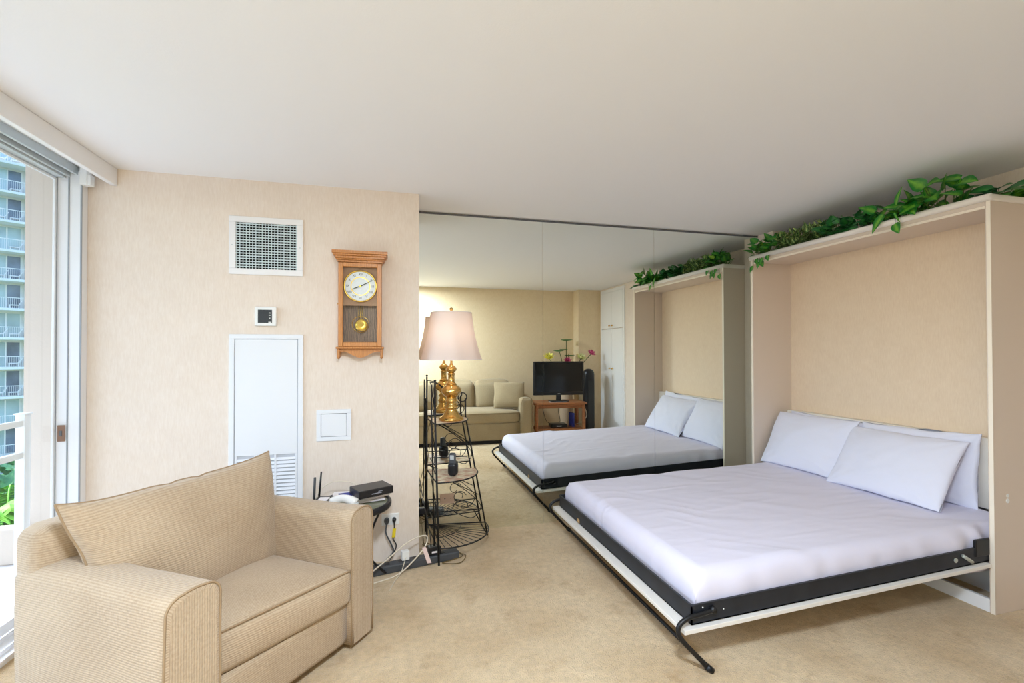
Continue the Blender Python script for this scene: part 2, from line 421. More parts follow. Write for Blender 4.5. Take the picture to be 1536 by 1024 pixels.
# ------------------------------------------------------------------ camera
def make_camera():
    f, cy, pitch, yaw, roll, h = 697.9454, 520.1941, .0104, .2568, -.002, 1.3747
    cY, sY, cp, sp, cr, sr = cos(yaw), sin(yaw), cos(pitch), sin(pitch), cos(roll), sin(roll)
    r = Vector((cY, -sY, 0)); u = Vector((-sY * sp, -cY * sp, cp)); d = Vector((sY * cp, cY * cp, sp))
    R = r * cr + u * sr; U = -r * sr + u * cr
    cam = bpy.data.cameras.new('camera'); o = bpy.data.objects.new('camera', cam); COL.objects.link(o)
    cam.sensor_width = 36; cam.sensor_fit = 'HORIZONTAL'; cam.lens = f / 1536 * 36
    cam.shift_y = (cy - 512) / 1536; cam.clip_start = .02; cam.clip_end = 500
    m = Matrix((R, U, -d)).transposed().to_4x4(); m.translation = (0, 0, h); o.matrix_world = m
    scene.camera = o
make_camera()

# ------------------------------------------------------------------ room shell
XW = -1.76; XR = 3.56; YB = -.562
struct('floor', MB().box(XW, XR + .1, YB - .1, YM + .15, -.12, 0), M['carpet'])
struct('ceiling', MB().box(-1.82, XR + .1, YB - .1, YM + .15, H, H + .25), M['ceiling'])
struct('wall_front', MB().box(-1.78, .1897, YA, YM + .13, 0, H), M['wallpaper'])
struct('wall_mirror_side', MB().box(.1897, XR + .1, YM + .012, YM + .13, 0, H), M['wallpaper'])
struct('wall_right', MB().box(XR, XR + .1, YB - .1, YM + .012, 0, H), M['wallpaper'])
struct('wall_back', MB().box(-1.78, 3.147, YB - .1, YB, 0, H).box(3.147, XR, YB - .1, -.335, 0, H), M['wallpaper_warmlit'])
struct('wall_return', MB().box(3.285, XR, 3.395, YM, 0, H), M['wallpaper'])
struct('wall_window_side', MB().box(-1.9, -1.76, YB - .1, YB + .12, -.1, 2.75).box(-1.9, -1.8, YB - .1, YA + .2, H, 2.78), M['stucco'])
# mirror panels and their thin top channel
g = 'mirror panels covering the wall behind the bed'
for x0, x1, lab in ((.1897, 1.1929, 'left mirror panel of the wall, behind the brass lamp and wire shelf'),
                    (1.1949, 2.2038, 'middle mirror panel of the wall, showing the television in its reflection'),
                    (2.2058, 3.28, 'right mirror panel of the wall, next to the fold-down bed cabinet')):
    o = MB().box(x0, x1, YM, YM + .006, .0, 2.422).build('wall_mirror', M['mirror'])
    tag(o, lab, 'mirror', g)
struct('trim_1', MB().box(.1897, 3.28, YM - .004, YM + .012, 2.422, 2.434), M['groove'])

# ------------------------------------------------------------------ sliding window, valance
w = MB()
struct('window_1', MB()
       .box(-1.80, -1.672, YA - .06, YA - .002, 0, 2.39, .004)       # white jamb against the clock wall
       .box(-1.80, -1.70, YB + .12, YB + .19, 0, 2.39, .004), M['alu'])
win = bpy.data.objects['window_1']
j = MB().box(-1.7885, -1.782, YA - .066, YA - .058, 0.02, 2.36)
struct('window_gasket', j.box(-1.733, -1.727, YA - .0635, YA - .058, 0, 2.36).box(-1.676, -1.669, YA - .0635, YA - .058, 0, 2.36), mat('seam_grey', srgb(150, 156, 164), .6), win)
struct('window_head', MB().box(-1.80, -1.745, YB + .12, YA - .01, 2.345, 2.44).box(-1.74, -1.725, YB + .12, YA - .01, 2.355, 2.44)
       .box(-1.705, -1.69, YB + .12, YA - .01, 2.37, 2.44), M['alu_grey'], win)
struct('window_sill', MB().box(-1.83, -1.64, YB + .12, YA - .01, -.02, .012).box(-1.77, -1.76, YB + .12, YA - .01, .012, .03)
       .box(-1.70, -1.69, YB + .12, YA - .01, .012, .03).box(-1.65, -1.64, YB + .12, YA - .01, .012, .026), M['alu'], win)
struct('window_sash', MB().box(-1.80, -1.775, 1.28, 1.34, .03, 2.35, .003).box(-1.80, -1.775, YB + .19, YB + .24, .03, 2.35, .003)
       .box(-1.80, -1.775, YB + .24, 1.28, .03, .09, .003).box(-1.80, -1.775, YB + .24, 1.28, 2.29, 2.35, .003), M['alu'], win)
struct('window_glass', MB().box(-1.789, -1.785, YB + .24, 1.28, .09, 2.29), M['glass'], win)
o = thing('sliding_glass_door', 'clear fixed glass pane with slim white aluminium stile by the clock wall', 'glass door', (-1.79, 2.2, .03))
lo = lambda mb: mb.build
MB().box(-.006, .006, .910, .925, 0, 2.31, .002).box(-.012, .012, -.9, -.86, 0, 2.31, .003).box(-.012, .012, -.86, .865, 0, .05).box(-.006, .006, -.86, .910, 2.300, 2.312).build('door_frame', M['alu'], o)
MB().box(-.002, .002, -.86, .912, .05, 2.301).build('glass_pane', M['glass'], o)
o = thing('lock_strike', 'small bronze latch strike plate on the white window jamb', 'latch', (-1.76, YA - .0645, .93))
MB().box(-.012, .022, -.003, .001, -.045, .045, .001).build('strike_plate', mat('bronze', srgb(142, 110, 92), .4, .6), o)
MB().box(-.002, .01, -.0045, -.0028, -.015, .015).build('latch_slot', M['groove'], o)
va = thing('window_valance', 'long white box valance running along the ceiling above the window', 'valance', (-1.56, 1.3, 2.34))
MB().box(0, .03, -1.85, 1.885, 0, .099, .003).build('valance_board', M['white'], va)
MB().box(-.13, -.06, -1.85, 1.885, .075, .099).build('valance_track', M['alu'], va)
MB().box(-.11, -.075, 1.80, 1.85, -.03, .075, .004).box(-.075, -.06, 1.805, 1.845, -.03, .03, .003).build('track_bracket', M['whiteplastic'], va)

# ------------------------------------------------------------------ things on the clock wall
v = thing('air_vent', 'white square egg-crate air vent grille high on the clock wall', 'vent', (-.741, YA, 1.853))
W2, HH = .2095, .358; bd = .037
MB().box(-W2, W2, -.012, 0, 0, bd, .003).box(-W2, W2, -.012, 0, HH - bd, HH, .003).box(-W2, -W2 + bd, -.012, 0, bd, HH - bd, .003).box(W2 - bd, W2, -.012, 0, bd, HH - bd, .003).build('vent_frame', M['white'], v)
gm = MB(); ix, iz0, iz1 = W2 - bd, bd, HH - bd
for k in range(17):
    z = iz0 + .012 + (iz1 - iz0 - .02) * k / 16.; gm.box(-ix, ix, -.010, -.004, z - .0027, z + .0027)
for k in range(20):
    x = -ix + .004 + (2 * ix - .008) * k / 19.; gm.box(x - .0016, x + .0016, -.006, -.001, iz0, iz1)
gm.build('vent_grille', mat('grille_paint', srgb(214, 228, 232), .4), v)
MB().box(-ix, ix, -.0008, -.0001, iz0, iz1).build('vent_opening', mat('duct_black', srgb(22, 28, 30), .9), v)
MB().disc((-W2 + .018, -.0135, HH / 2), .003, 'Y', .002, 10).build('screw', M['alu_grey'], v)
MB().disc((W2 - .018, -.0135, HH / 2), .003, 'Y', .002, 10).build('screw', M['alu_grey'], v)

t = thing('thermostat', 'small white thermostat with a black screen below the air vent', 'thermostat', (-.742, YA, 1.537))
MB().box(-.061, .061, -.028, 0, 0, .117, .005).build('thermostat_body', M['whiteplastic'], t)
MB().box(-.042, .037, -.0300, -.0275, .018, .099).build('thermostat_screen', mat('lcd', srgb(52, 58, 64), .25), t)
dm = MB()
for z, ww in ((.079, .006), (.065, .005), (.047, .004), (.022, .009)): MB().box(.026 - ww, .026 + ww - .002, -.0306, -.0299, z - .002, z + .003).build('thermostat_symbol', M['whiteplastic'], t)

p = thing('access_panel', 'tall white utility panel door with louvres at its foot, on the clock wall', 'panel', (-.739, YA, .14))
PW, PH = .2095, 1.345
MB().box(-PW, PW, -.012, 0, PH - .028, PH, .002).box(-PW, -PW + .03, -.012, 0, 0, PH - .028, .002).box(PW - .03, PW, -.012, 0, 0, PH - .028, .002).box(-PW + .03, PW - .03, -.012, 0, 0, .03, .002).build('panel_frame', M['panel_white'], p)
dl = MB(); zl = .60
dl.box(-PW + .034, PW - .034, -.009, -.001, zl, PH - .032, .001)
cols = [(-.165, -.069), (-.056, .045), (.056, .165)]
dl.box(-PW + .034, PW - .034, -.009, -.001, .034, .16, .001)
xs = [-PW + .034, cols[0][0], cols[0][1], cols[1][0], cols[1][1], cols[2][0], cols[2][1], PW - .034]
for a, b in ((0, 1), (2, 3), (4, 5), (6, 7)): dl.box(xs[a], xs[b], -.009, -.001, .16, zl)
for a, b in cols:
    z = .165
    while z < zl - .012:
        dl.add([(a, -.0035, z), (b, -.0035, z), (b, -.012, z + .002), (a, -.012, z + .002), (a, -.0025, z + .016), (b, -.0025, z + .016)], [[0, 1, 2, 3], [3, 2, 5, 4]]); z += .0235
dl.build('panel_door', M['panel_white'], p)
MB().box(-PW + .03, PW - .03, -.001, 0, .03, PH - .028).build('panel_recess', mat('panel_shadow', srgb(196, 200, 208), .8), p)

p = thing('hatch_cover', 'small square white access hatch above the telephone table', 'panel', (-.346, YA, .808))
MB().box(-.105, .105, -.008, 0, 0, .026, .002).box(-.105, .105, -.008, 0, .174, .200, .002).box(-.105, -.079, -.008, 0, .026, .174, .002).box(.079, .105, -.008, 0, .026, .174, .002).build('hatch_frame', M['panel_white'], p)
MB().box(-.076, .076, -.007, -.001, .029, .171, .001).build('hatch_door', M['panel_white'], p)
MB().box(-.079, .079, -.001, 0, .026, .174).build('hatch_gap', M['groove'], p)

# pendulum clock: origin at the wall, foot of its apron
ck = thing('pendulum_clock', 'honey oak wall clock with a white dial and brass pendulum', 'clock', (-.182, YA, 1.332))
cw = .131
def crown(mb):
    for (hw, dp, z0, z1) in ((.136, .094, .610, .624), (.145, .103, .624, .632), (.150, .108, .632, .648), (.160, .118, .648, .660), (.168, .126, .660, .680)):
        mb.box(-hw, hw, -dp, 0, z0, z1, .003)
    return mb
crown(MB()).build('crown_moulding', M['oak'], ck)
MB().box(-cw, -cw + .012, -.085, 0, .075, .610).box(cw - .012, cw, -.085, 0, .075, .610).box(-cw, cw, -.085, 0, .600, .610).box(-cw, cw, -.085, 0, .075, .087).build('clock_case', M['oak'], ck)
dr = MB()
dr.box(-cw, -cw + .028, -.102, -.085, .078, .606, .004).box(cw - .028, cw, -.102, -.085, .078, .606, .004)
dr.box(-cw + .028, cw - .028, -.102, -.085, .580, .606, .004).box(-cw + .028, cw - .028, -.102, -.085, .078, .106, .004)
dr.build('clock_door', M['oak'], ck)
MB().box(-cw + .028, cw - .028, -.094, -.092, .106, .580).build('door_glass', M['glass'], ck)
MB().disc((-cw - .004, -.094, .345), .005, 'X', .006, 10).build('door_knob', M['brass'], ck)
MB().box(-.145, .145, -.108, 0, .064, .078, .004).build('base_moulding', M['oak'], ck)
for sg in (-1, 1):
    MB().box(sg * .130 - .008, sg * .130 + .008, -.09, 0, .012, .064, .003).lathe([(.0, 0), (.006, .001), (.009, .008), (.008, .016)], (sg * .130, -.08, .0), 12).build('side_bracket', M['oak'], ck)
ap = MB(); prof = []
N = 24
top = [(-.122, .064), (.122, .064)]
low = []
for k in range(N + 1):
    x = -.122 + .244 * k / N; u = abs(x) / .122
    low.append((x, .046 - .038 * (.5 + .5 * cos(pi * min(1, u / .85))) if u < .85 else .046))
vs = []; 
for y in (-.075, -.06):
    for x, z in low: vs.append((x, y, z))
    for x, z in low: vs.append((x, y, .064))
n1 = N + 1; fs = []
for k in range(N):
    fs += [[k, k + 1, n1 + k + 1, n1 + k], [2 * n1 + k, 2 * n1 + k + 1, 3 * n1 + k + 1, 3 * n1 + k], [k, k + 1, 2 * n1 + k + 1, 2 * n1 + k]]
ap.add(vs, fs).build('scalloped_apron', M['oak'], ck)
MB().box(-cw + .012, cw - .012, -.012, -.002, .087, .600).build('back_board', M['darkoak'], ck)
MB().box(-cw + .014, cw - .014, -.066, -.058, .338, .598).build('dial_board', M['tanoak'], ck)
DZ = .462
di = MB().disc((0, -.072, DZ), .095, 'Y', .006, 40).build('clock_dial', mat('dial_white', srgb(236, 238, 246), .35), ck)
rg = MB()
rg.tube([(.098 * cos(2 * pi * k / 48), -.075, DZ + .098 * sin(2 * pi * k / 48)) for k in range(48)], .0052, 8, True)
rg.disc((0, -.0735, DZ), .060, 'Y', .002, 40, .055)
rg.build('dial_ring', M['gold'], ck)
ink = mat('dial_ink', srgb(70, 76, 92), .6)
for k, tx in enumerate(('XII', 'I', 'II', 'III', 'IIII', 'V', 'VI', 'VII', 'VIII', 'IX', 'X', 'XI')):
    a = radians(30 * k)
    text_mesh('numeral', tx, .021, ink, di, Matrix.Translation((.076 * sin(a), -.0728, DZ + .076 * cos(a))) @ Matrix.Rotation(pi / 2, 4, 'X') @ Matrix.Rotation(0, 4, 'Z'))
def hand(name, ang, L, w_):
    a = radians(ang); dx, dz = sin(a), cos(a); px, pz = cos(a), -sin(a)
    vs = []
    for y in (-.0775, -.0765):
        for (l, ww) in ((-.015, w_ * .6), (L * .45, w_), (L * .75, w_ * .5), (L, .0008)):
            for s in (-1, 1): vs.append((dx * l + px * ww * s, y, DZ + dz * l + pz * ww * s))
    fs = []
    for k in range(3):
        for o_ in (0, 8): fs.append([o_ + 2 * k, o_ + 2 * k + 1, o_ + 2 * k + 3, o_ + 2 * k + 2])
        fs.append([2 * k, 2 * k + 2, 8 + 2 * k + 2, 8 + 2 * k]); fs.append([2 * k + 1, 2 * k + 3, 8 + 2 * k + 3, 8 + 2 * k + 1])
    MB().add(vs, fs).build(name, mat(name + '_ink', srgb(62, 66, 50), .4), ck)
hand('minute_hand', 62, .086, .0028); hand('hour_hand', 248, .058, .0035)
MB().disc((0, -.080, DZ), .006, 'Y', .006, 14).build('hand_hub', M['gold'], ck)
pd = MB().tube([(0, -.05, .34), (0, -.05, .215)], .0028, 6).tube([(-.012, -.05, .34), (-.012, -.05, .235)], .0016, 6).tube([(.012, -.05, .34), (.012, -.05, .235)], .0016, 6)
pd.build('pendulum_rod', M['gold'], ck)
lz = MB(); lz.lathe([(0, -.006), (.026, -.005), (.038, -.001), (.04, 0), (.038, .002), (.026, .006), (0, .007)], (0, 0, 0), 32)
lz.build('pendulum_bob', M['gold'], ck, xf=Matrix.Translation((.006, -.058, .213)) @ Matrix.Rotation(pi / 2, 4, 'X'))
MB().tube([(.052 * cos(2 * pi * k / 36) - .002, -.0150, .222 + .052 * sin(2 * pi * k / 36)) for k in range(36)], .0022, 6, True).build('strike_gong', M['gold'], ck)

# outlet with plugs, cords
ot = thing('wall_outlet', 'white double wall socket low on the clock wall', 'outlet', (.005, YA, .235))
MB().box(-.056, .056, -.006, 0, 0, .076, .003).build('outlet_plate', M['whiteplastic'], ot)
for xx in (-.024, .024): MB().disc((xx, -.008, .038), .017, 'Y', .003, 20).build('socket_face', M['whiteplastic'], ot)
pg = thing('grey_power_plug', 'round grey plug and thick grey cord in the left socket', 'plug', (-.019, YA - .009, .273))
MB().disc((0, -.028, 0), .017, 'Y', .028, 14).box(-.010, .010, -.036, -.02, -.02, .010, .004).build('plug_body', M['greyplastic'], pg)
MB().tube(curve_pts([(0, -.03, -.015), (-.004, -.045, -.07), (.03, -.04, -.15), (.04, -.04, -.20), (-.02, -.08, -.246)]), .0048, 8).build('cord', M['greyplastic'], pg)
pg = thing('black_power_plug', 'small black plug with a yellow tag on its cord in the right socket', 'plug', (.029, YA - .009, .275))
MB().disc((0, -.02, 0), .013, 'Y', .02, 14).box(-.008, .008, -.03, -.014, -.016, .010, .004).build('plug_body', M['blackplastic'], pg)
MB().tube(curve_pts([(0, -.024, -.012), (0, -.03, -.05), (-.008, -.03, -.115), (.012, -.03, -.16), (0, -.04, -.20), (-.03, -.07, -.24)]), .0038, 8).build('cord', M['cordblack'], pg)
MB().box(-.010, .012, -.037, -.034, -.108, -.05, .001, fn=lambda q: Vector((q.x + .1 * (q.z + .05), q.y, q.z))).build('cord_tag', M['yellow'], pg)

# ------------------------------------------------------------------ fold-down bed cabinet
XC, YN, YF, ZC = 3.0487, 1.7167, 3.3931, 2.165
cab = thing('bed_cabinet', 'tall cream fold-down bed cabinet open above the bed', 'cabinet', (XC, (YN + YF) / 2, 0))
yh = (YF - YN) / 2; th = .024; XD = 3.555 - XC
MB().box(.0, XD, -yh, -yh + th, 0, ZC, .002).build('side_panel', M['cream'], cab)
MB().box(.0, XD, yh - th, yh, 0, ZC, .002).build('side_panel', M['cream'], cab)
MB().box(-.001, .003, -yh, -yh + .018, 0, ZC).build('front_edge_strip', M['cream_edge'], cab); MB().box(-.001, .003, yh - .018, yh, 0, ZC).build('front_edge_strip', M['cream_edge'], cab)
MB().box(0, XD, -yh + th, yh - th, ZC - .022, ZC, .002).build('top_panel', M['cream'], cab)
tm = MB()
tm.tube([(-.002, -yh - .004, ZC + .018), (-.002, yh + .004, ZC + .018)], .019, 16)
tm.box(-.004, XD, -yh - .006, yh + .006, ZC, ZC + .036, .006)
tm.build('top_moulding', mat('moulding_white', srgb(240, 234, 228), .4), cab)
MB().box(.004, .012, -yh + th, yh - th, ZC - .035, ZC - .022).build('front_rail', M['cream_edge'], cab)
MB().box(.40, .415, -yh + th, yh - th, .86, ZC - .022).build('back_panel', wall_mat('cabinet_wallpaper', srgb(238, 218, 192), srgb(227, 204, 176)), cab)
MB().box(.352, .403, -yh + th, yh - th, .445, .859, .002).build('headboard', mat('headboard_white', srgb(244, 238, 228), .45), cab)
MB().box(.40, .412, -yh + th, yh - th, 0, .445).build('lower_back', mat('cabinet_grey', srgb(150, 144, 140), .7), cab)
MB().box(.0, .022, -yh + th, yh - th, 0, .07, .002).box(.26, .28, -yh + th, yh - th, 0, .14, .002).build('plinth', M['white'], cab)
for zz, rr in ((.585, .012), (.612, .009)): MB().disc((.10, -yh - .002, zz), rr, 'Y', .003, 14).build('cover_cap', M['whiteplastic'], cab)

# ------------------------------------------------------------------ bed frame
SL = .0367
bedo = thing('folding_bed_frame', 'black steel bed frame on a white board folded out of the cabinet', 'bed', (1.25, 2.54, 0))
def sh(q): return Vector((q[0], q[1], q[2] + SL * q[0]))
y0, y1 = 1.744 - 2.54, 3.345 - 2.54
def rail(mb, x0, x1, ya, yb):
    return mb.box(x0, x1, ya, yb, .203, .285, .002, fn=sh)
MB().box(0, .006, y0, y1, .203, .285, fn=sh).box(0, .034, y0, y1, .203, .208, fn=sh).box(-.002, .008, y0, y1, .281, .287, fn=sh).build('foot_rail', M['steel'], bedo)
for (a, b, c) in ((y0, y0 + .006, y0 + .03), (y1 - .006, y1, y1 - .03)):
    MB().box(0, 2.06, a, b, .203, .285, fn=sh).box(0, 2.06, min(a, c), max(b, c), .203, .208, fn=sh).box(0, 2.06, a - .002, b + .002, .281, .287, fn=sh).build('side_rail', M['steel'], bedo)
MB().box(-.048, 1.785, 1.722 - 2.54, 3.366 - 2.54, .180, .199, .002, fn=sh).build('bed_board', mat('board_white', srgb(232, 228, 222), .5), bedo)
for s, yy in ((0, 1.734 - 2.54), (1, 3.355 - 2.54)):
    pts = curve_pts([(.10, yy, .258), (.04, yy, .250), (-.02, yy, .243), (-.062, yy, .222), (-.072, yy, .190), (-.050, yy, .150), (.0, yy, .095), (.055, yy, .035), (.072, yy, .016)], 5)
    lg = MB().tube(pts, .0105, 10).build('leg', M['black'], bedo)
    MB().tube([(.065, yy, .024), (.088, yy - .012, .006)], [.015, .013], 10).tube([(.085, yy - .014, .005), (.085, yy + .014, .005)], .009, 8).build('foot_cap', M['black'], lg)
    MB().tube([(.10, yy - (.012 if s == 0 else -.012), .262), (.10, yy + .01, .262)], .014, 10).build('pivot_bolt', M['black'], lg)
MB().tube([(.082, 1.734 - 2.54, .012), (.082, 3.355 - 2.54, .012)], .0095, 10).build('floor_bar', M['black'], bedo)
MB().box(-.0025, 0, .42, .455, .205, .232, fn=sh).build('cardboard_shim', mat('cardboard', srgb(196, 160, 112), .8), bedo)
br = MB().tube([(1.60, y0 - .008, .262 + .06), (1.66, y0 - .012, .225 + .06)], .009, 8).disc((1.56, y0 - .004, .30), .012, 'Y', .004, 12)
br.build('lift_lever', mat('lever_grey', srgb(190, 196, 188), .4, .4), bedo)
MB().box(1.70, 1.86, y0 - .006, y0 + .01, .24 + .06, .33 + .06, .006).build('lift_bracket', M['black'], bedo)
for xx, zz in ((.055, .272), (.085, .246), (.16, .252)):
    MB().disc((xx, y0 - .003, zz), .003, 'Y', .002, 8).build('rivet', M['whiteplastic'], bedo)

# mattress under a fitted sheet
mt = thing('mattress', 'bare mattress in a fitted white sheet on the folded-out bed', 'mattress', (1.285, 2.54, .21))
ML, MW = 2.10, 1.555
m_ = MB(); nx, ny = 120, 90
def mtop(u, w):  # u 0..1 along, w 0..1 across
    return .205 + .042 * u
def mpoint(u, w, top=True):
    return u * ML, (w - .5) * MW
verts = []; faces = []
# cross-section loops: top grid plus sides dropped down
prof = [(0., 0.), (0.0, .03), (.002, .06), (.0, .11), (.006, .15), (.025, .185), (.06, .200)]
def surf(i, j):
    # i along, j across, extended with side rows
    k = len(prof) - 1
    def ax(t, n, L):
        if t < k: return prof[t][0], prof[t][1], 0
        if t > n + k: q = prof[2 * k + n - t]; return L - q[0], q[1], 0
        return prof[k][0] + (L - 2 * prof[k][0]) * (t - k) / n, prof[k][1], 1
    x, zx, fx = ax(i, nx, ML); y, zy, fy = ax(j, ny, MW)
    z = min(zx, zy)
    base = min(zx, zy) / .2
    zt = .196 + .045 * (x / ML) ** 1.2
    z = base * zt
    y -= MW / 2
    p = Vector((x, y, z))
    wv = noise.noise(Vector((x * 1.3, y * 1.1, 1.7))) * .006
    fo = noise.noise(Vector((x * 3.0 + y * 4.5, (y - x) * 1.2, 5.))) ** 3 * .030
    cr = (abs(sin((x * 11 + y * 19) + 3.5 * noise.noise(Vector((x * 2.3, y * 2.3, 9)))))) ** 10 * .010 * max(0, noise.noise(Vector((x * 3, y * 3, 4))) + .2)
    p.z += (wv + fo) * base + cr * (.2 + max(0, noise.noise(Vector((x * 1.7, y * 1.7, 3)))) * 2) * base
    if base < .96:
        # tucked drapes on the sides
        side = sin(x * 34 + 3 * noise.noise(Vector((x * 4, y * 4, 0)))) * .010 + noise.noise(Vector((x * 7, y * 7, z * 7))) * .008
        head = max(0, (x - 1.35) / .75)
        amt = .3 + 2.6 * head
        if not fy: p.y += side * amt * (1 if y > 0 else -1) * sin(pi * min(1, base * .9 + .05))
        if not fx: p.x += noise.noise(Vector((0, y * 9, z * 9))) * .004
    return p
k = len(prof) - 1; NI, NJ = nx + 2 * k + 1, ny + 2 * k + 1
for i in range(NI):
    for j in range(NJ): verts.append(surf(i, j))
for i in range(NI - 1):
    for j in range(NJ - 1):
        a = i * NJ + j; faces.append([a, a + 1, a + NJ + 1, a + NJ])
m_.add(verts, faces, True)
m_.build('fitted_sheet', M['sheet'], mt)

def pillow_mesh(Wd, Ht, T, seed, n=40, squash=0.):
    mb = MB(); vs = []; fs = []
    for side in (1, -1):
        for i in range(n + 1):
            for j in range(n + 1):
                u = -1 + 2 * i / n; w_ = -1 + 2 * j / n
                # denser near edges
                uu = sin(u * pi / 2); ww = sin(w_ * pi / 2)
                e = max(0, (1 - uu ** 2)) ** .42 * max(0, (1 - ww ** 2)) ** .42
                x = uu * Wd / 2 * (1 - .035 * (1 - ww * ww)); z = ww * Ht / 2 * (1 - .045 * (1 - uu * uu))
                y = side * T / 2 * e
                q = Vector((x, z, seed * 3.7))
                fold = noise.noise(q * 5.5) * .010 + abs(noise.noise(q * 9 + Vector((3, 1, 0)))) * -.010
                # creases radiating from the corners
                cx, cz = abs(uu), abs(ww)
                rad = sin(atan2(1 - cz + .02, 1 - cx + .02) * 14) * .006 * max(0, (cx + cz - 1))
                y += side * (fold + rad) * min(1, e * 1.6)
                z += noise.noise(Vector((x * 6, side, seed))) * .010 * abs(ww) ; x += noise.noise(Vector((z * 6, side + 5, seed))) * .010 * abs(uu)
                if side == -1 and (i in (0, n) or j in (0, n)): pass
                vs.append((x, y - squash * (z / Ht) ** 2, z))
    K = (n + 1) ** 2
    for s in (0, 1):
        for i in range(n):
            for j in range(n):
                a = s * K + i * (n + 1) + j; fs.append([a, a + 1, a + n + 2, a + n + 1])
    mb.add(vs, fs, True)
    return mb
def make_pillow(label, c, Wd, Ht, T, lean, yaw=0., roll=0., seed=1):
    """front faces -X, leaning back; c is the centre"""
    t = thing('pillow', label, 'pillow', c, 0, 'white pillows against the headboard')
    R = Matrix.Rotation(yaw, 4, 'Z') @ Matrix.Rotation(-pi / 2, 4, 'Z') @ Matrix.Rotation(-lean, 4, 'X') @ Matrix.Rotation(roll, 4, 'Y')
    mb = pillow_mesh(Wd, Ht, T, seed)
    o = mb.build('pillowcase', M['pillow'], t, xf=R)
    md = o.modifiers.new('weld', 'WELD'); md.merge_threshold = .002
    return t
make_pillow('white pillow at the far side nearest the mirror, front of its pair', (3.20, 2.99, .650), .69, .47, .15, radians(28), radians(2), radians(-1), 1)
make_pillow('large white pillow at the near side, front of its pair', (3.175, 2.325, .638), .71, .465, .16, radians(34), radians(0), radians(-1), 2)
make_pillow('white pillow mostly hidden behind the far front pillow', (3.335, 2.94, .65), .70, .42, .11, radians(8), 0, radians(1), 3)
make_pillow('white pillow standing behind the near front pillow, its side showing', (3.325, 2.29, .655), .70, .44, .13, radians(8), radians(1), radians(-2), 4)

# ------------------------------------------------------------------ plants on the cabinet
def leaf(mb, base, d, up, L, Wd, lobed=False, droop=.3, fold=.25, seg=6):
    d = d.normalized(); s = d.cross(up)
    s = s.normalized() if s.length > 1e-4 else Vector((1, 0, 0)); n = s.cross(d).normalized()
    vs = []; uv = []; fs = []
    for i in range(seg + 1):
        t = i / seg
        wd = Wd * (sin(pi * min(1, (t * .92 + .08)) ** .75)) ** .9 * (1 - .25 * t)
        if lobed: wd *= 1 + .22 * cos(t * 4 * pi)
        if i == seg: wd = 0.0005
        c = base + d * (L * t) - n * (droop * L * t * t)
        for k, a in enumerate((-1, -.5, 0, .5, 1)):
            vs.append(c + s * (wd * a) + n * (abs(a) * fold * wd)); uv.append((t, a))
    for i in range(seg):
        for k in range(4):
            a = i * 5 + k; fs.append([a, a + 1, a + 6, a + 5])
    mb.add(vs, fs, True, uv)

def vine(name, label, base, spread_y, n, L, Wd, m, seed, height=.05, hang=0., hangn=0, depth=.10, lobed=False, updir=.5, spec=None, cat='plant', extra=None):
    rnd = random.Random(seed)
    t = thing(name, label, cat, base, 0, 'artificial foliage along the cabinet top')
    lf = MB(); st = MB()
    for i in range(n):
        y = (rnd.random() - .5) * spread_y; x = -.01 + rnd.random() * depth; z = .006 + rnd.random() * height
        az = rnd.uniform(-pi, pi) if rnd.random() < .4 else rnd.uniform(pi * .55, pi * 1.45)
        el = rnd.uniform(-.2, 1.) * updir + .12
        d = Vector((cos(az) * cos(el), sin(az) * cos(el), sin(el)))
        up = Vector((-.55 + rnd.uniform(-.4, .3), rnd.uniform(-.4, .4), .8))
        sc = rnd.uniform(.7, 1.15)
        b = Vector((x, y, z)); 
        leaf(lf, b, d, up, L * sc, Wd * sc, lobed, rnd.uniform(.1, .4))
        st.tube(curve_pts([(x * .5 + .03, y * .8, .002), (x, y, z * .7), b], 3), .0013, 5)
    for i in range(hangn):
        y = (rnd.random() - .5) * spread_y * .6; z = -rnd.uniform(.2, 1) * hang
        b = Vector((-.032, y, z)); d = Vector((-.25, rnd.uniform(-.6, .6), -.8)); up = Vector((-1, 0, .3))
        leaf(lf, b, d, up, L * .8, Wd * .8, lobed, .1)
        st.tube(curve_pts([(.02, y, .02), (-.026, y, .016), (-.032, y, z)], 4), .0014, 5)
    if spec:
        for (b, d, up, l_, w_) in spec:
            leaf(lf, Vector(b), Vector(d), Vector(up), l_, w_, lobed, .15, .15, 8)
            st.tube(curve_pts([(.03, b[1] * .6, .0), (b[0] * .5 + .01, b[1] * .8, b[2] * .6), b], 5), .002, 5)
    st.tube(curve_pts([(.03, -spread_y / 2, .004), (.05, -spread_y / 5, .010), (.02, spread_y / 6, .006), (.04, spread_y / 2, .006)], 6), .0025, 6)
    st.build('stem', M['stem'], t)
    lf.build('foliage', m, t)
    if extra: extra(t, rnd)
    return t
ZT = ZC + .036
vine('ivy_sprig', 'dark ivy sprig with lime leaf at the mirror end of the cabinet top', (XC + .02, 3.27, ZT), .28, 60, .075, .032, M['ivy'], 11, .10, .10, 6, updir=.8,
     extra=lambda t, r: (lambda mb: (leaf(mb, Vector((-.02, -.01, .075)), Vector((-.3, -.3, .4)), Vector((-.7, 0, .7)), .055, .024), mb.build('lime_leaf', M['lime'], t)))(MB()))
def vl(t, r):
    pass
vine('variegated_sprig', 'bushy sprig of tiny cream-edged variegated leaves on the cabinet top', (XC + .03, 2.93, ZT), .42, 420, .048, .013, M['varieg'], 12, .12, 0, 0, .12, updir=1.2)
vine('ivy_sprig', 'broad-leaved dark green ivy between the variegated sprig and the hanging pothos', (XC + .02, 2.52, ZT), .46, 80, .082, .036, M['ivydark'], 13, .095, 0, 0, updir=.8)
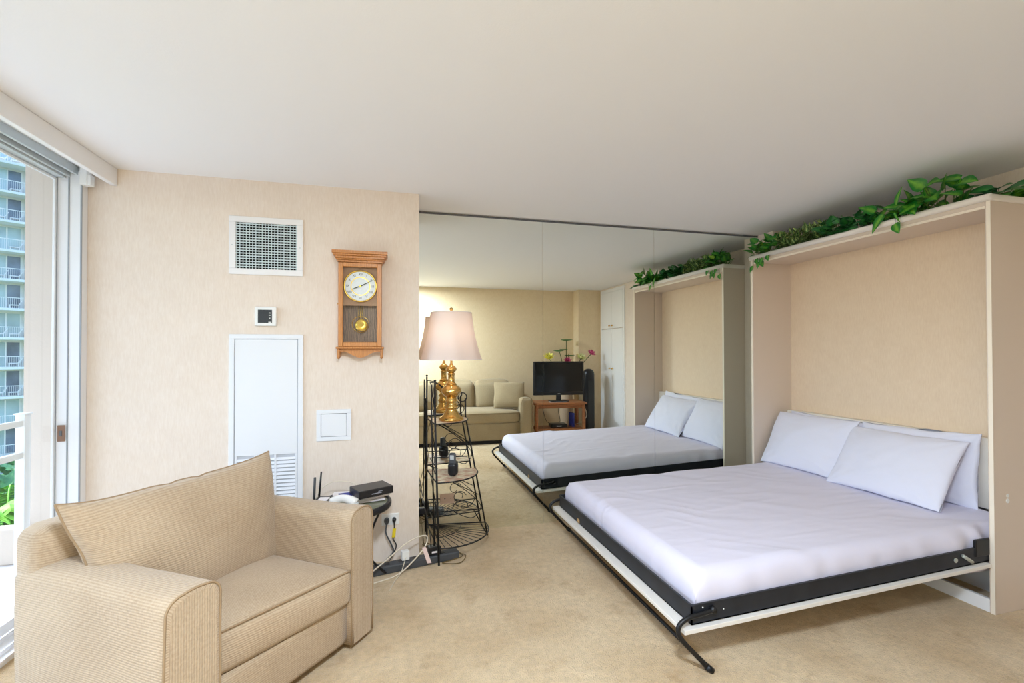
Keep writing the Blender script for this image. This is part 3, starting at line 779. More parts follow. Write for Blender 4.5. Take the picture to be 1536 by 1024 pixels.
vine('pothos_sprig', 'pothos sprig with long bright leaves hanging over the cabinet edge', (XC + .01, 2.20, ZT), .30, 26, .10, .038, M['pothos'], 14, .07, .04, 1, updir=.9,
     spec=[((-.03, .05, .04), (-.5, .3, -.9), (-1, 0, .2), .13, .030), ((-.03, -.10, .05), (-.4, -.4, -.35), (-.8, 0, .6), .13, .045), ((-.02, -.02, .08), (-.2, -.35, .9), (-.9, .2, .3), .11, .024),
           ((-.03, .10, .07), (-.4, .5, .4), (-.8, 0, .6), .10, .036), ((-.035, -.02, .03), (-.3, -.5, -.8), (-1, 0, .1), .09, .009)])
vine('pothos_sprig', 'tallest pothos sprig with heart-shaped leaves reaching the ceiling', (XC + .01, 1.97, ZT), .28, 20, .11, .045, M['pothos'], 15, .08, 0, 0, updir=.8,
     spec=[((-.02, .05, .13), (-.35, .25, .35), (-.9, 0, .5), .10, .045), ((-.02, .04, .14), (-.3, -.6, .05), (-.8, 0, .7), .10, .045), ((-.03, .06, .05), (-.5, .5, -.3), (-.8, 0, .6), .12, .05),
           ((-.03, .0, .07), (-.4, -.3, -.2), (-.9, 0, .5), .11, .05), ((.0, -.12, .13), (-.3, .7, .15), (-.7, 0, .8), .12, .045), ((.0, -.10, .11), (-.3, -.7, -.12), (-.7, 0, .8), .13, .05),
           ((-.01, -.05, .10), (-.4, -.2, .3), (-.8, 0, .6), .11, .045)])
vine('ivy_sprig', 'flat dark ivy leaves lying at the near front corner of the cabinet top', (XC + .05, 1.775, ZT), .22, 12, .11, .036, M['ivydark'], 16, .03, 0, 0, .10, updir=.25)
vine('pothos_sprig', 'pothos leaves draped over the near side of the cabinet top, at the right edge', (XC + .24, 1.735, ZT), .12, 12, .13, .045, M['pothos'], 17, .04, 0, 0, .22, updir=.35)

# ------------------------------------------------------------------ armchair
R_ = Vector((.581, .814, 0)); F_ = Vector((.814, -.581, 0))
frontR = Vector((-.078, 2.385, 0)); CW = .97
cc = frontR - R_ * (CW / 2)
rz = atan2(R_.y, R_.x)       # local +x = toward the far arm; local -y = front
ac = thing('armchair', 'wide tan ribbed-fabric armchair beside the window', 'armchair', (cc.x, cc.y, 0), rz)
hw = CW / 2; AWL, AWR = .178, .155; D = .79
def arm(x0, x1, sg):
    # profile (x, z) of the arm, rounded top corners, swept front to back
    zt, r = .638, .05; prof = [(x0, .03)]
    for k in range(5): prof.append((x0 - .003 * sin(pi * k / 4), .03 + (zt - r - .03) * (k + 1) / 5.))
    for k in range(1, 7): a = pi - pi / 2 * k / 6; prof.append((x0 + r + r * cos(a), zt - r + r * sin(a)))
    for k in range(1, 6): prof.append((x0 + r + (x1 - x0 - 2 * r) * k / 5., zt + .004 * sin(pi * k / 5.)))
    for k in range(1, 7): a = pi / 2 - pi / 2 * k / 6; prof.append((x1 - r + r * cos(a), zt - r + r * sin(a)))
    for k in range(5): prof.append((x1, zt - r - (zt - r - .03) * (k + 1) / 5.))
    n = len(prof); cx = (x0 + x1) / 2; rows = [(.000, .016), (.001, .008), (.006, .002), (.014, 0)] + [(.014 + (D - .014) * (t / 22.), 0) for t in range(1, 23)] + [(D + .012, .012)]
    vs = []; uv = []; per = [0.]
    for k in range(1, n): per.append(per[-1] + sqrt((prof[k][0] - prof[k - 1][0]) ** 2 + (prof[k][1] - prof[k - 1][1]) ** 2))
    for y, ins in rows:
        for k, (x, z) in enumerate(prof):
            xx = x + (ins if x < cx else -ins) * (1 if abs(x - cx) > ins else 0); zz = z - ins * (z > .5)
            nv = noise.noise_vector(Vector((xx * 5, y * 5, zz * 5 + sg * 7))) * .006
            vs.append((xx + nv.x, y + nv.y * (y > .02), zz + nv.z - .02 * (y / D) * (z > .3))); uv.append((y, per[k]))
    fs = []
    for t in range(len(rows) - 1):
        for k in range(n - 1): fs.append([t * n + k, t * n + k + 1, (t + 1) * n + k + 1, (t + 1) * n + k])
        fs.append([t * n + n - 1, t * n, (t + 1) * n, (t + 1) * n + n - 1])
    mb = MB().add(vs, fs, True, uv)
    cap = [vs[k] for k in range(n)]; mb.add(cap, [list(range(n))], False, [(p[2], p[0]) for p in cap])
    cap = [vs[(len(rows) - 1) * n + k] for k in range(n)]; mb.add(cap, [list(range(n))], False, [(p[2], p[0]) for p in cap])
    a = mb.build('arm', M['fabric'], ac)
    MB().tube([Vector(vs[2 * n + k]) + Vector((0, -.0035, 0)) for k in range(n)], .0038, 6).build('piping', M['piping'], a)
arm(hw - AWR, hw, 1); arm(-hw, -hw + AWL, 2)
xm = (AWL - AWR) / 2; SWd = CW - AWL - AWR
MB().soft(SWd + .02, .72, .19, .012, 8, (0, .002, 0), (xm, .385, .135), .001, fn=lambda v: Vector((v.x, v.y - .10 * (v.x - .33) * (v.y < .2), v.z))).build('seat_base', M['fabric'], ac)
MB().soft(CW - .01, .17, .73, .06, 14, (0, .01, .01), (0, D - .03, .388), .004, 4, 5).build('backrest', M['fabric'], ac)
def cfn(v):
    return Vector((v.x, v.y - .17 * (v.x - .32) * max(0, 1 - v.y / .5), v.z + .012 * (.3 - v.x) * 2))
sc_ = MB().soft(SWd + .006, .60, .162, .034, 24, (.0, .024, .035), (xm, .295, .303), .004, 4, 7, cfn).build('seat_cushion', M['fabric'], ac)
pp = []
for k in range(0, 15):
    u = -1 + 2 * k / 14.
    q = cfn(Vector((xm + u * (SWd / 2 - .006), .002 - .010 * (1 - u * u), .377 + .006 * (1 - u * u)))); pp.append((q.x, q.y, q.z))
MB().tube(curve_pts(pp, 3), .0038, 6).build('piping', M['piping'], sc_)
# loose back cushion, leaning, flopping over the left arm
def cushion_fn(v):
    q = Vector(v)
    return q
bc = MB(); Wc, Hc, Tc = .86, .52, .26; n = 44; vs = []; fs = []
for side in (1, -1):
    for i in range(n + 1):
        for jx in range(n + 1):
            uu = sin((-1 + 2 * i / n) * pi / 2); ww = sin((-1 + 2 * jx / n) * pi / 2)
            e = max(0, 1 - uu ** 2) ** .38 * max(0, 1 - ww ** 2) ** .38
            x = uu * Wc / 2 * (1 - .05 * (1 - ww * ww)); z = ww * Hc / 2 * (1 - .05 * (1 - uu * uu) * (1 if ww > 0 else -.3))
            y = -side * Tc / 2 * e
            q = Vector((x * 4, z * 4, side * 2.))
            y += -side * noise.noise(q) * .016 * min(1, 2 * e) - side * .008 * abs(noise.noise(q * 3)) * min(1, 2 * e)
            # vertical soft crease near the left third
            y += -side * -.018 * math.exp(-((x + .20 - z * .2) / .035) ** 2) * max(0, -z * 2 + .3) * (side == 1)
            z -= .014 * max(0, ww - .5) * (math.exp(-((x - .06) / .022) ** 2) + math.exp(-((x + .07) / .022) ** 2))
            z += .0 * (x / Wc) + .018 * uu ** 4 * (1 if ww > 0 else -1) * abs(ww)
            vs.append((x, y, z))
K = (n + 1) ** 2
uvs = [(v[0], v[2]) for v in vs]
for s in (0, 1):
    for i in range(n):
        for jx in range(n):
            a = s * K + i * (n + 1) + jx; fs.append([a, a + 1, a + n + 2, a + n + 1])
bc.add(vs, fs, True, uvs)
XB = Matrix.Translation((-.045, .535, .59)) @ Matrix.Rotation(radians(-8), 4, 'X')
def drape(p):
    t = min(1, max(0, (-.12 - p.x) / .34)); t = t * t * (3 - 2 * t)
    k = min(1, max(0, (p.z - .36) / .5))
    return Vector((p.x + .10 * t * (1 - k), p.y - .02 * t * (1 - k) , p.z - .012 * t * k + .012 * sin(p.z * 22) * t))
vs = [drape(XB @ Vector(v)) for v in vs]; bc.v = [tuple(v) for v in vs]
bco = bc.build('back_cushion', M['fabric'], ac)
per = []
for (a0, a1, b0, b1) in ((0, n, 0, 0), (n, n, 0, n), (n, 0, n, n), (0, 0, n, 0)):
    for t in range(n):
        i = round(a0 + (a1 - a0) * t / n); jx = round(b0 + (b1 - b0) * t / n)
        per.append(Vector(vs[i * (n + 1) + jx]))
MB().tube(per, .005, 6, True).build('piping', M['piping'], bco)

# ------------------------------------------------------------------ sofa (seen in the mirror)
sf = thing('sofa', 'long tan three-seat sofa seen in the mirror', 'sofa', (1.02, YB + .02, 0))
SW = 1.10
for sg in (1, -1):
    a = MB().soft(.20, .87, .655, .05, 12, (.004, .004, .006), (sg * (SW - .10), .445, .345), .003, 4, 3 + sg).build('arm', M['sofafabric'], sf)
    x0, x1 = sg * (SW - .19), sg * (SW - .01)
    MB().tube(curve_pts([(x0, .882, .06), (x0, .884, .60), ((x0 + x1) / 2, .88, .668), (x1, .884, .60), (x1, .882, .06)], 8), .005, 6).build('piping', M['sofapiping'], a)
MB().soft(2 * SW - .36, .80, .27, .02, 8, (0, 0, 0), (0, .445, .175)).build('seat_base', M['sofafabric'], sf)
MB().box(-SW + .03, SW - .03, .06, .845, .0, .05).build('shadow_block', M['under_shadow'], sf)  # dark block standing in for the shadow below the sofa base
MB().soft(2 * SW - .08, .20, .80, .06, 12, (0, 0, .01), (0, .11, .44), .003, 4, 8).build('backrest', M['sofafabric'], sf)
sc2 = MB().soft(2 * SW - .41, .66, .18, .05, 20, (0, .01, .03), (0, .535, .395), .004, 3, 2).build('seat_cushion', M['sofafabric'], sf)
MB().tube([(-(SW - .22), .862, .45), (0, .874, .462), (SW - .22, .862, .45)], .005, 6).build('piping', M['sofapiping'], sc2)
for k in (-1, 0, 1):
    MB().soft(.60, .20, .46, .09, 16, (.0, .05, .02), (k * .60 + (-.0), .26, .685), .012, 4, 20 + k, lambda v: Vector((v.x, v.y + (v.z - .5) * -.2, v.z))).build('back_cushion', M['sofafabric'], sf)
def throw(label, loc, rz_, lean, seed):
    t = thing('throw_pillow', label, 'cushion', loc, rz_, 'scatter cushions on the sofa')
    mb = pillow_mesh(.48, .42, .15, seed, 26)
    mb.build('cushion_cover', M['sofafabric'], t, xf=Matrix.Rotation(pi, 4, 'Z') @ Matrix.Rotation(-lean, 4, 'X'))
    return t
throw('square tan scatter cushion leaning at the television end of the sofa', (1.80, .09, .705), radians(14), radians(20), 6)
throw('square tan scatter cushion on the sofa, behind the lamp in the mirror', (.42, .10, .705), radians(-12), radians(20), 8)

# ------------------------------------------------------------------ telephone table behind the armchair
tb = thing('side_table', 'round black side table with a glass top behind the armchair', 'table', (-.215, 2.915, 0))
MB().lathe([(.205, .455), (.222, .455), (.226, .462), (.226, .482), (.222, .488), (.205, .488), (.205, .455)], (0, 0, 0), 40).build('table_rim', M['blackplastic'], tb)
MB().disc((0, 0, .474), .206, 'Z', .008, 40).build('glass_top', mat('smoky_glass', srgb(150, 152, 130), .1), tb)
for k in range(3):
    a = 2 * pi * k / 3 + .35
    MB().tube(curve_pts([(.20 * cos(a), .20 * sin(a), .458), (.12 * cos(a), .12 * sin(a), .30), (.10 * cos(a), .10 * sin(a), .15), (.19 * cos(a), .19 * sin(a), .03), (.205 * cos(a), .205 * sin(a), .014)], 6), .007, 8).build('leg', M['black'], tb)
MB().lathe([(.10, .22), (.105, .225), (.10, .23), (.095, .225), (.10, .22)], (0, 0, 0), 24).build('ring_brace', M['black'], tb)
bx_ = thing('modem_box', 'flat black receiver box lying on papers on the round side table', 'modem', (-.105, 2.90, .535), radians(25))
MB().box(-.105, .105, -.075, .075, 0, .045, .005).build('modem_case', M['blackplastic'], bx_)
MB().box(-.03, .03, -.0765, -.0745, .016, .020).box(.01, .035, -.0765, -.0745, .026, .029).build('front_marking', mat('silver_print', srgb(170, 176, 190), .4), bx_)
pa = thing('paper_stack', 'loose white papers with a blue printed edge under the black box', 'paper', (-.16, 2.955, .489), radians(12))
for k, (dx, dy, a) in enumerate(((0, 0, 0), (.02, .01, .3), (-.05, .01, -.25), (.0, -.02, .12))):
    R = Matrix.Translation((dx, dy, k * .011)) @ Matrix.Rotation(a, 4, 'Z')
    MB().box(-.12, .12, -.08, .08, 0, .010, .001).build('paper_sheet', M['paper'], pa, xf=R)
MB().box(-.135, -.06, -.05, .02, .0442, .0458).build('blue_strip', M['bluepaper'], pa)
rt = thing('wifi_router', 'black router with two upright antennas at the left of the side table', 'router', (-.345, 2.905, .489), radians(-8))
MB().box(-.075, .075, -.06, .06, 0, .032, .006).build('router_case', M['blackplastic'], rt)
MB().box(-.055, .0, -.04, .03, .032, .0335).build('router_label', M['paper'], rt)
MB().tube([(-.070, .058, .02), (-.058, .062, .175)], [.0065, .005], 8).build('antenna', M['blackplastic'], rt)
MB().tube([(-.092, .035, .01), (-.120, .0, .03), (-.098, .03, .135)][0:1] + [(-.085, .03, .15)], [.0075, .007], 8).build('antenna', M['greyplastic'], rt)
hs = thing('telephone_handset', 'white telephone handset resting in front of the black box', 'telephone', (-.250, 2.80, .490), radians(-22))
hp = []
for k in range(15):
    t = -1 + 2 * k / 14.
    hp.append((t * .066, 0, .030 + .026 * (1 - t * t)))
MB().tube(hp, [.022 + .010 * abs(-1 + 2 * k / 14.) ** 2 for k in range(15)], 14).build('handset_grip', M['whiteplastic'], hs)
for sg in (-1, 1): MB().disc((sg * .058, 0, .004), .026, 'Z', .03, 20).build('handset_cup', M['whiteplastic'], hs)
o = MB().tube(curve_pts([(-.43, 2.99, .50), (-.40, 3.02, .55), (-.33, 3.03, .585), (-.22, 3.03, .57), (-.15, 3.03, .50)], 8), .0028, 6).build('white_cable', M['cordwhite'])
tag(o, 'thin white cable arching behind the router on the side table', 'cable')

# ------------------------------------------------------------------ power strip and floor clutter
ps = thing('power_strip', 'long dark grey power strip on the carpet below the clock wall', 'power strip', (.18, 3.075, 0), atan2(.105, .46))
MB().box(-.30, .27, -.036, .036, 0, .05, .008).build('strip_body', M['greyplastic'], ps)
for k in range(5):
    MB().box(-.22 + k * .09, -.185 + k * .09, -.016, .016, .0495, .052, .002).build('strip_socket', M['blackplastic'], ps)
ad = thing('power_adapter', 'black adapter brick with a white label at the right end of the power strip', 'adapter', (.272, 3.10, .052), radians(10))
MB().box(-.035, .05, -.028, .028, 0, .052, .006).build('adapter_case', M['blackplastic'], ad)
MB().box(-.012, .024, -.0292, -.0276, .014, .026).build('adapter_label', M['paper'], ad)
MB().tube(curve_pts([(-.01, 0, .05), (-.02, .01, .16), (-.05, .06, .36), (-.06, .16, .52)], 8), .0025, 6).build('cord', M['cordblack'], ad)
ad = thing('white_adapter', 'small white plug adapter standing on the power strip', 'adapter', (.095, 3.06, .053), radians(14))
MB().box(-.024, .024, -.02, .02, 0, .056, .004).build('adapter_case', M['whiteplastic'], ad)
MB().tube(curve_pts([(0, -.02, .02), (-.02, -.05, .0), (-.05, -.09, -.035), (-.11, -.16, -.048), (-.16, -.25, -.047)], 8), .0026, 6).build('cord', M['cordwhite'], ad)
o = MB().tube(curve_pts([(-.10, 2.90, .07), (.0, 2.98, .11), (.10, 3.03, .165), (.19, 3.07, .185), (.235, 3.08, .175), (.22, 3.06, .12), (.13, 3.00, .05), (.04, 2.95, .008), (-.09, 2.89, .005)], 10), .0042, 8).build('white_cable', M['cordwhite'])
tag(o, 'thick cream cable looping up over the power strip beside the outlet', 'cable')
o = MB().box(-.013, .013, -.002, .002, 0, .095, fn=lambda q: Vector((q.x - q.z * .35 + .03, q.y + q.z * .2, q.z))).build('paper_tag', mat('pink_tag', srgb(228, 206, 202), .7))
o.location = (.215, 3.018, .03); tag(o, 'pale pink paper tag hanging on the cable over the power strip', 'tag')
o = MB().tube(curve_pts([(.22, 3.16, .006), (.30, 3.22, .02), (.27, 3.32, .03), (.22, 3.26, .05), (.33, 3.24, .008), (.45, 3.19, .006), (.47, 3.12, .006), (.40, 3.08, .006), (.33, 3.05, .006), (.44, 3.02, .008), (.49, 3.10, .02), (.42, 3.17, .006), (.30, 3.20, .006)], 10), .003, 6).build('brown_cord', M['cordbrown'])
tag(o, 'tangled thin brown cord lying on the carpet under the wire shelf', 'cord')
o = MB().tube(curve_pts([(.225, 3.545, .20), (.225, 3.50, .36), (.26, 3.46, .52), (.28, 3.40, .70), (.33, 3.36, .86), (.38, 3.32, .895)], 10), .0026, 6).build('lamp_cord', M['cordbrown'])
tag(o, 'thin brown lamp cord running down behind the wire shelf', 'cord')
ap_ = thing('plug_adapter', 'pair of small black wall plugs beside the left mirror panel', 'adapter', (.20, 3.50, .17))
MB().box(-.008, .035, -.025, .025, 0, .05, .004).box(-.008, .045, -.06, -.03, .03, .075, .004).build('adapter_case', M['blackplastic'], ap_)
MB().tube(curve_pts([(.02, -.03, 0), (.03, -.10, -.10), (.04, -.16, -.162), (.10, -.24, -.164)], 8), .0026, 6).build('cord', M['cordbrown'], ap_)
mo = thing('mirror_outlet', 'pale pink outlet plate set into the left mirror panel behind the shelf', 'outlet', (.423, YM, .222))
MB().box(-.055, .055, -.006, 0, 0, .075, .003).build('outlet_plate', M['pinkplate'], mo)
MB().disc((-.018, -.0075, .04), .005, 'Y', .002, 10).build('outlet_hole', M['groove'], mo); MB().disc((.025, -.0075, .04), .003, 'Y', .002, 10).build('outlet_hole', M['groove'], mo)

# ------------------------------------------------------------------ corner wire shelf
C0 = Vector((.285, 3.455, 0))
sh_ = thing('wire_corner_shelf', 'black scrolled wire corner shelf in front of the mirror', 'shelf', (C0.x, C0.y, 0))
def rad(z): return .425 - (z / .9) * .165
ZS = (.10, .505, .885)
def P(ang, z, r=None):
    r = rad(z) if r is None else r
    return Vector((r * cos(ang), r * sin(ang), z))
A_, B_ = radians(-87), radians(-2)
lg = MB().tube([P(A_, 0), P(A_, .45), P(A_, .9), P(A_, 1.17, rad(.9) - .01)], .0068, 8).lathe([(0, 0), (.009, .004), (.009, .014), (0, .018)], tuple(P(A_, 1.17, rad(.9) - .01)), 10)
lg.tube([P(A_, 0) + Vector((-.028, .02, .12)), P(A_, .9) + Vector((-.022, .02, 0)), P(A_, 1.15, rad(.9) - .01) + Vector((-.022, .02, 0))], .005, 8)
lg.build('leg', M['black'], sh_)
lg = MB().tube([P(B_, 0), P(B_, .45), P(B_, .9), P(B_, 1.03, rad(.9))], .0062, 8)
lg.tube([P(B_, 0) + Vector((-.0, 0, 0)), P(B_, .10) + Vector((-.035, -.03, 0))], .004, 6)
lg.build('leg', M['black'], sh_)
lg = MB().tube([(-.02, .04, 0), (-.02, .04, 1.02)], .0062, 8)
lg.build('leg', M['black'], sh_)
def scroll(c, ax_u, ax_w, r0, r1, t0, t1, n=30):
    out = []
    for k in range(n + 1):
        t = k / n; a = t0 + (t1 - t0) * t; r = r0 + (r1 - r0) * t
        out.append(Vector(c) + ax_u * (r * cos(a)) + ax_w * (r * sin(a)))
    return out
for si, z in enumerate(ZS):
    r = rad(z); fr = MB()
    arc = [P(A_ + (B_ - A_) * k / 24, z, r * (1 + .10 * sin(pi * k / 24))) for k in range(25)]
    fr.tube([Vector((-.02, .04, z))] + arc, .0048, 6, True)
    fo = fr.build('shelf_rim', M['black'], sh_)
    if si == 0 :
        wm = MB()
        for k in range(1, 14): wm.tube([Vector((-.02 + .02, .02, z)), P(A_ + (B_ - A_) * k / 14, z, r * (1 + .10 * sin(pi * k / 14)))], .0022, 5)
        wm.tube([P(A_ + (B_ - A_) * k / 14, z, r * .55) for k in range(15)], .0025, 5)
        wm.build('shelf_wires', M['black'], sh_)
    else:
        pl = [( -.015, .035)] + [(q.x * .985, q.y * .985) for q in arc]
        mm = mat('shelf_tile_%d' % si, srgb(228, 220, 196), .35, vcol=srgb(186, 132, 104), vscale=26)
        MB().prism(pl, z - .003, z + .005).build('shelf_plate', mm, sh_)
# scroll work on the two open sides
ux = Vector((cos(B_), sin(B_), 0)); uy = Vector((cos(A_), sin(A_), 0)); uz = Vector((0, 0, 1))
for side, U in (('front', uy), ('mirror', ux)):
    s_ = MB()
    for z0, z1 in ((ZS[0], ZS[1]), (ZS[1], ZS[2])):
        hgt = z1 - z0; r0 = rad(z0) * .95; r1 = rad(z1) * .95
        s_.tube(curve_pts([U * .02 + uz * (z1 - .02), U * (r1 * .5) + uz * (z0 + hgt * .78), U * (r0 * .75) + uz * (z0 + hgt * .55), U * (r0 * .97) + uz * (z0 + hgt * .30), U * (r0 * .80) + uz * (z0 + .04), U * (r0 * .45) + uz * (z0 + .10), U * (r0 * .50) + uz * (z0 + hgt * .40), U * (r0 * .70) + uz * (z0 + hgt * .38), U * (r0 * .70) + uz * (z0 + hgt * .28)], 8), .0028, 6)
        s_.tube(scroll(U * (r0 * .55) + uz * (z0 + hgt * .48), U, uz, .055, .02, .3, 5.6), .0026, 6)
        s_.tube([U * .01 + uz * (z0 + hgt * .98), U * (r0 * .92) + uz * (z0 + hgt * .52)], .003, 6)
        s_.tube([U * .0 + uz * (z0 + hgt * .25), U * (rad(z0 + hgt * .25)) + uz * (z0 + hgt * .25)], .0038, 6)
    # loops above the top plate
    zt = ZS[2]; rt_ = rad(zt)
    s_.tube(scroll(U * (rt_ - .025) + uz * (zt + .155), U, uz, .032, .032, -2, 4.28, 24), .0042, 6)
    s_.tube(scroll(U * (rt_ - .045) + uz * (zt + .07), U, uz, .034, .026, -1.6, 4.4, 24), .0032, 6)
    s_.tube(curve_pts([U * .0 + uz * (zt + .27), U * .07 + uz * (zt + .25), U * .13 + uz * (zt + .19), U * (rt_ - .05) + uz * (zt + .11)], 6), .0036, 6)
    s_.tube(scroll(U * (rt_ * .5) + uz * (zt - .035), U, uz, .028, .022, .2, -3.6, 20), .003, 6)
    s_.build('scroll_work', M['black'], sh_)

# phone and its base on the middle plate
ph = thing('cordless_phone', 'black cordless phone standing in its cradle on the middle shelf plate', 'telephone', (.43, 3.27, .511), radians(-25))
MB().soft(.066, .075, .095, .025, 8, (0, 0, 0), (0, 0, .047)).build('cradle', M['blackplastic'], ph)
MB().soft(.046, .030, .12, .012, 8, (0, 0, 0), (0, -.012, .100)).build('handset', M['greyplastic'], ph)
MB().box(-.014, .014, -.029, -.0265, .115, .145, .001).build('phone_display', M['alu_grey'], ph)
# ------------------------------------------------------------------ brass table lamp
lp = thing('table_lamp', 'brass twisted-body table lamp with a pale pleated shade', 'lamp', (.425, 3.325, .8905))
prof = [(.001, 0), (.086, 0), (.088, .008), (.085, .018), (.074, .026), (.060, .036), (.050, .052), (.046, .062), (.040, .068), (.040, .082), (.047, .088), (.047, .100), (.040, .106), (.036, .118),
        (.036, .130), (.043, .134), (.043, .142), (.034, .150), (.036, .165)]
MB().lathe([(r, z) for r, z in prof], (0, 0, 0), 40).build('lamp_base', M['brass'], lp)
bulb = []
for k in range(17):
    t = k / 16.; bulb.append((.030 + .042 * sin(pi * t) ** .9, .160 + .095 * t))
MB().lathe(bulb, (0, 0, 0), 64, twist=lambda q, z: .030 * sin(8 * (q + (z - .16) * 14)) * min(1, max(0, sin(pi * (z - .16) / .095)))).build('twisted_body', M['brass'], lp)
MB().lathe([(.036, .252), (.038, .258), (.030, .264), (.024, .270), (.022, .320), (.026, .324), (.027, .332), (.020, .336)], (0, 0, 0), 32).build('lamp_neck', M['brass'], lp)
MB().lathe([(.018, .334), (.020, .338), (.034, .352), (.038, .362), (.034, .374), (.018, .386), (.012, .392), (.012, .400), (.008, .404), (.008, .43)], (0, 0, 0), 40, twist=lambda q, z: .03 * sin(8 * (q + (z - .33) * 20)) if .34 < z < .38 else 0).build('upper_knop', M['brass'], lp)
sd = MB(); vs = []; fs = []; n = 120
zb, zt2 = .428, .765; rb, rt2 = .212, .142
for t in range(13):
    f_ = t / 12.; z = zb + (zt2 - zb) * f_
    for k in range(n):
        q = 2 * pi * k / n; lob = 1 + .030 * cos(8 * q) * (1 - .5 * f_)
        r = (rb + (rt2 - rb) * f_ - .012 * sin(pi * f_)) * lob + (.0030 if k % 2 else -.0030)
        vs.append((r * cos(q), r * sin(q), z))
for t in range(12):
    for k in range(n): fs.append([t * n + k, t * n + (k + 1) % n, (t + 1) * n + (k + 1) % n, (t + 1) * n + k])
sd.add(vs, fs, True)
so = sd.build('lamp_shade', M['shade'], lp)
tcm = mat('shade_trim_cloth', srgb(244, 236, 232), .8)
for z, rr in ((zb + .003, rb), (zt2 - .003, rt2)):
    MB().tube([((rr * (1 + .03 * cos(16 * pi * k / 80) * (1 if z < .5 else .5)) + .001) * cos(2 * pi * k / 80), (rr * (1 + .03 * cos(16 * pi * k / 80) * (1 if z < .5 else .5)) + .001) * sin(2 * pi * k / 80), z) for k in range(80)], .0035, 6, True).build('shade_trim', tcm, so)
hr = MB().tube([(0, 0, .43), (0, 0, .47)], .010, 8).tube(curve_pts([(0, 0, .44), (.05, 0, .52), (.05, 0, .66), (0, 0, .765)], 6), .002, 6).tube(curve_pts([(0, 0, .44), (-.05, 0, .52), (-.05, 0, .66), (0, 0, .765)], 6), .002, 6)
for k in range(3): hr.tube([(0, 0, .762), (rt2 * .97 * cos(k * 2.094), rt2 * .97 * sin(k * 2.094), .758)], .002, 6)
hr.build('shade_harp', M['brass'], lp)
MB().lathe([(.004, .762), (.006, .77), (.004, .775), (.011, .783), (.013, .790), (.010, .797), (.003, .801)], (0, 0, 0), 20).build('finial', M['brass'], lp)

bl = bpy.data.lights.new('lamp_bulb', 'POINT'); bl.energy = .75; bl.color = (1, .86, .74); bl.shadow_soft_size = .03
bo = bpy.data.objects.new('lamp_bulb', bl); COL.objects.link(bo); bo.location = (.425, 3.325, .8905 + .60)
# ------------------------------------------------------------------ television corner (seen in the mirror)
ts = thing('tv_stand', 'rounded reddish wooden television stand in the far corner, seen in the mirror', 'stand', (2.60, .08, 0), radians(4))
MB().soft(.86, .46, .045, .02, 10, (0, .02, 0), (0, 0, .565)).build('stand_top', M['tvwood'], ts)
for sx in (-1, 1):
    for sy in (-1, 1):
        pts = curve_pts([(sx * .385, sy * .17, 0), (sx * .385, sy * .17, .45), (sx * .37, sy * .17, .535), (sx * .34, sy * .17, .56)], 5)
        MB().tube(pts, .028, 10).build('leg', M['tvwood'], ts)
MB().soft(.78, .36, .03, .012, 6, (0, 0, 0), (0, 0, .16)).build('stand_shelf', M['tvwood'], ts)
MB().box(-.36, .36, .165, .18, .49, .545, .003).build('stand_apron', M['tvwood'], ts)
tv = thing('television', 'black flat-screen television on the wooden stand, seen in the mirror', 'television', (2.60, .14, .588), radians(4))
MB().box(-.415, .415, -.03, .03, .10, .635, .012).build('tv_bezel', M['blackplastic'], tv)
MB().box(-.385, .385, .029, .0315, .155, .610).build('tv_screen', M['screen'], tv)
MB().box(-.04, .04, -.012, .012, .01, .11, .004).soft(.30, .20, .018, .008, 8, (0, 0, 0), (0, 0, .010)).build('tv_foot', M['blackplastic'], tv)
MB().box(-.02, .02, .0305, .032, .120, .128).build('tv_badge', M['alu_grey'], tv)
cb = thing('cable_box', 'black cable box on the lower shelf of the television stand', 'box', (2.60, .10, .176), radians(6))
MB().box(-.13, .13, -.09, .09, 0, .055, .005).build('box_case', M['blackplastic'], cb)
MB().box(-.04, .04, .0895, .0915, .018, .030).build('box_display', mat('display_white', srgb(210, 222, 230), .3), cb)
o = MB().box(-.018, .018, -.08, .08, 0, .22, .003).build('blue_box', M['bluepaper']); o.location = (2.84, .10, .176)
tag(o, 'upright narrow blue box on the lower shelf of the television stand', 'box')
pb = thing('paper_sheet', 'white paper lying under the television foot on its stand', 'paper', (2.56, .23, .5885), radians(8))
MB().box(-.14, .14, -.06, .05, 0, .0015).build('sheet', M['paper'], pb)
o = MB().tube(curve_pts([(2.98, .12, .55), (3.06, .14, .45), (3.08, .14, .33), (3.0, .12, .24), (2.9, .05, .19)], 8), .005, 6).build('white_cable', M['cordwhite'])
tag(o, 'white cable hanging in a loop beside the television stand', 'cable')
o = MB().tube(curve_pts([(2.40, -.10, .54), (2.42, -.08, .40), (2.46, -.06, .26), (2.5, .0, .22)], 8), .004, 6).build('black_cable', M['cordblack']); tag(o, 'left black cable hanging under the television stand top', 'cable')
o = MB().tube(curve_pts([(2.70, -.10, .54), (2.68, -.08, .40), (2.70, -.06, .26), (2.66, .0, .22)], 8), .004, 6).build('black_cable', M['cordblack'])
tag(o, 'right black cable hanging under the television stand top', 'cable')
sk = thing('tower_speaker', 'tall black rounded tower speaker beside the television, seen in the mirror', 'speaker', (3.19, -.02, 0))
MB().lathe([(.001, 0), (.105, 0), (.105, .02), (.05, .04), (.05, .05)], (0, 0, 0), 28).build('tower_base', M['blackplastic'], sk)
MB().soft(.19, .19, 1.05, .09, 16, (0, 0, 0), (0, 0, .57)).build('tower_body', M['blackplastic'], sk)
MB().box(-.05, .05, .094, .098, .12, .90, .001).build('front_grille', mat('tower_grille', srgb(40, 42, 46), .5, bump=.5, bscale=120), sk)

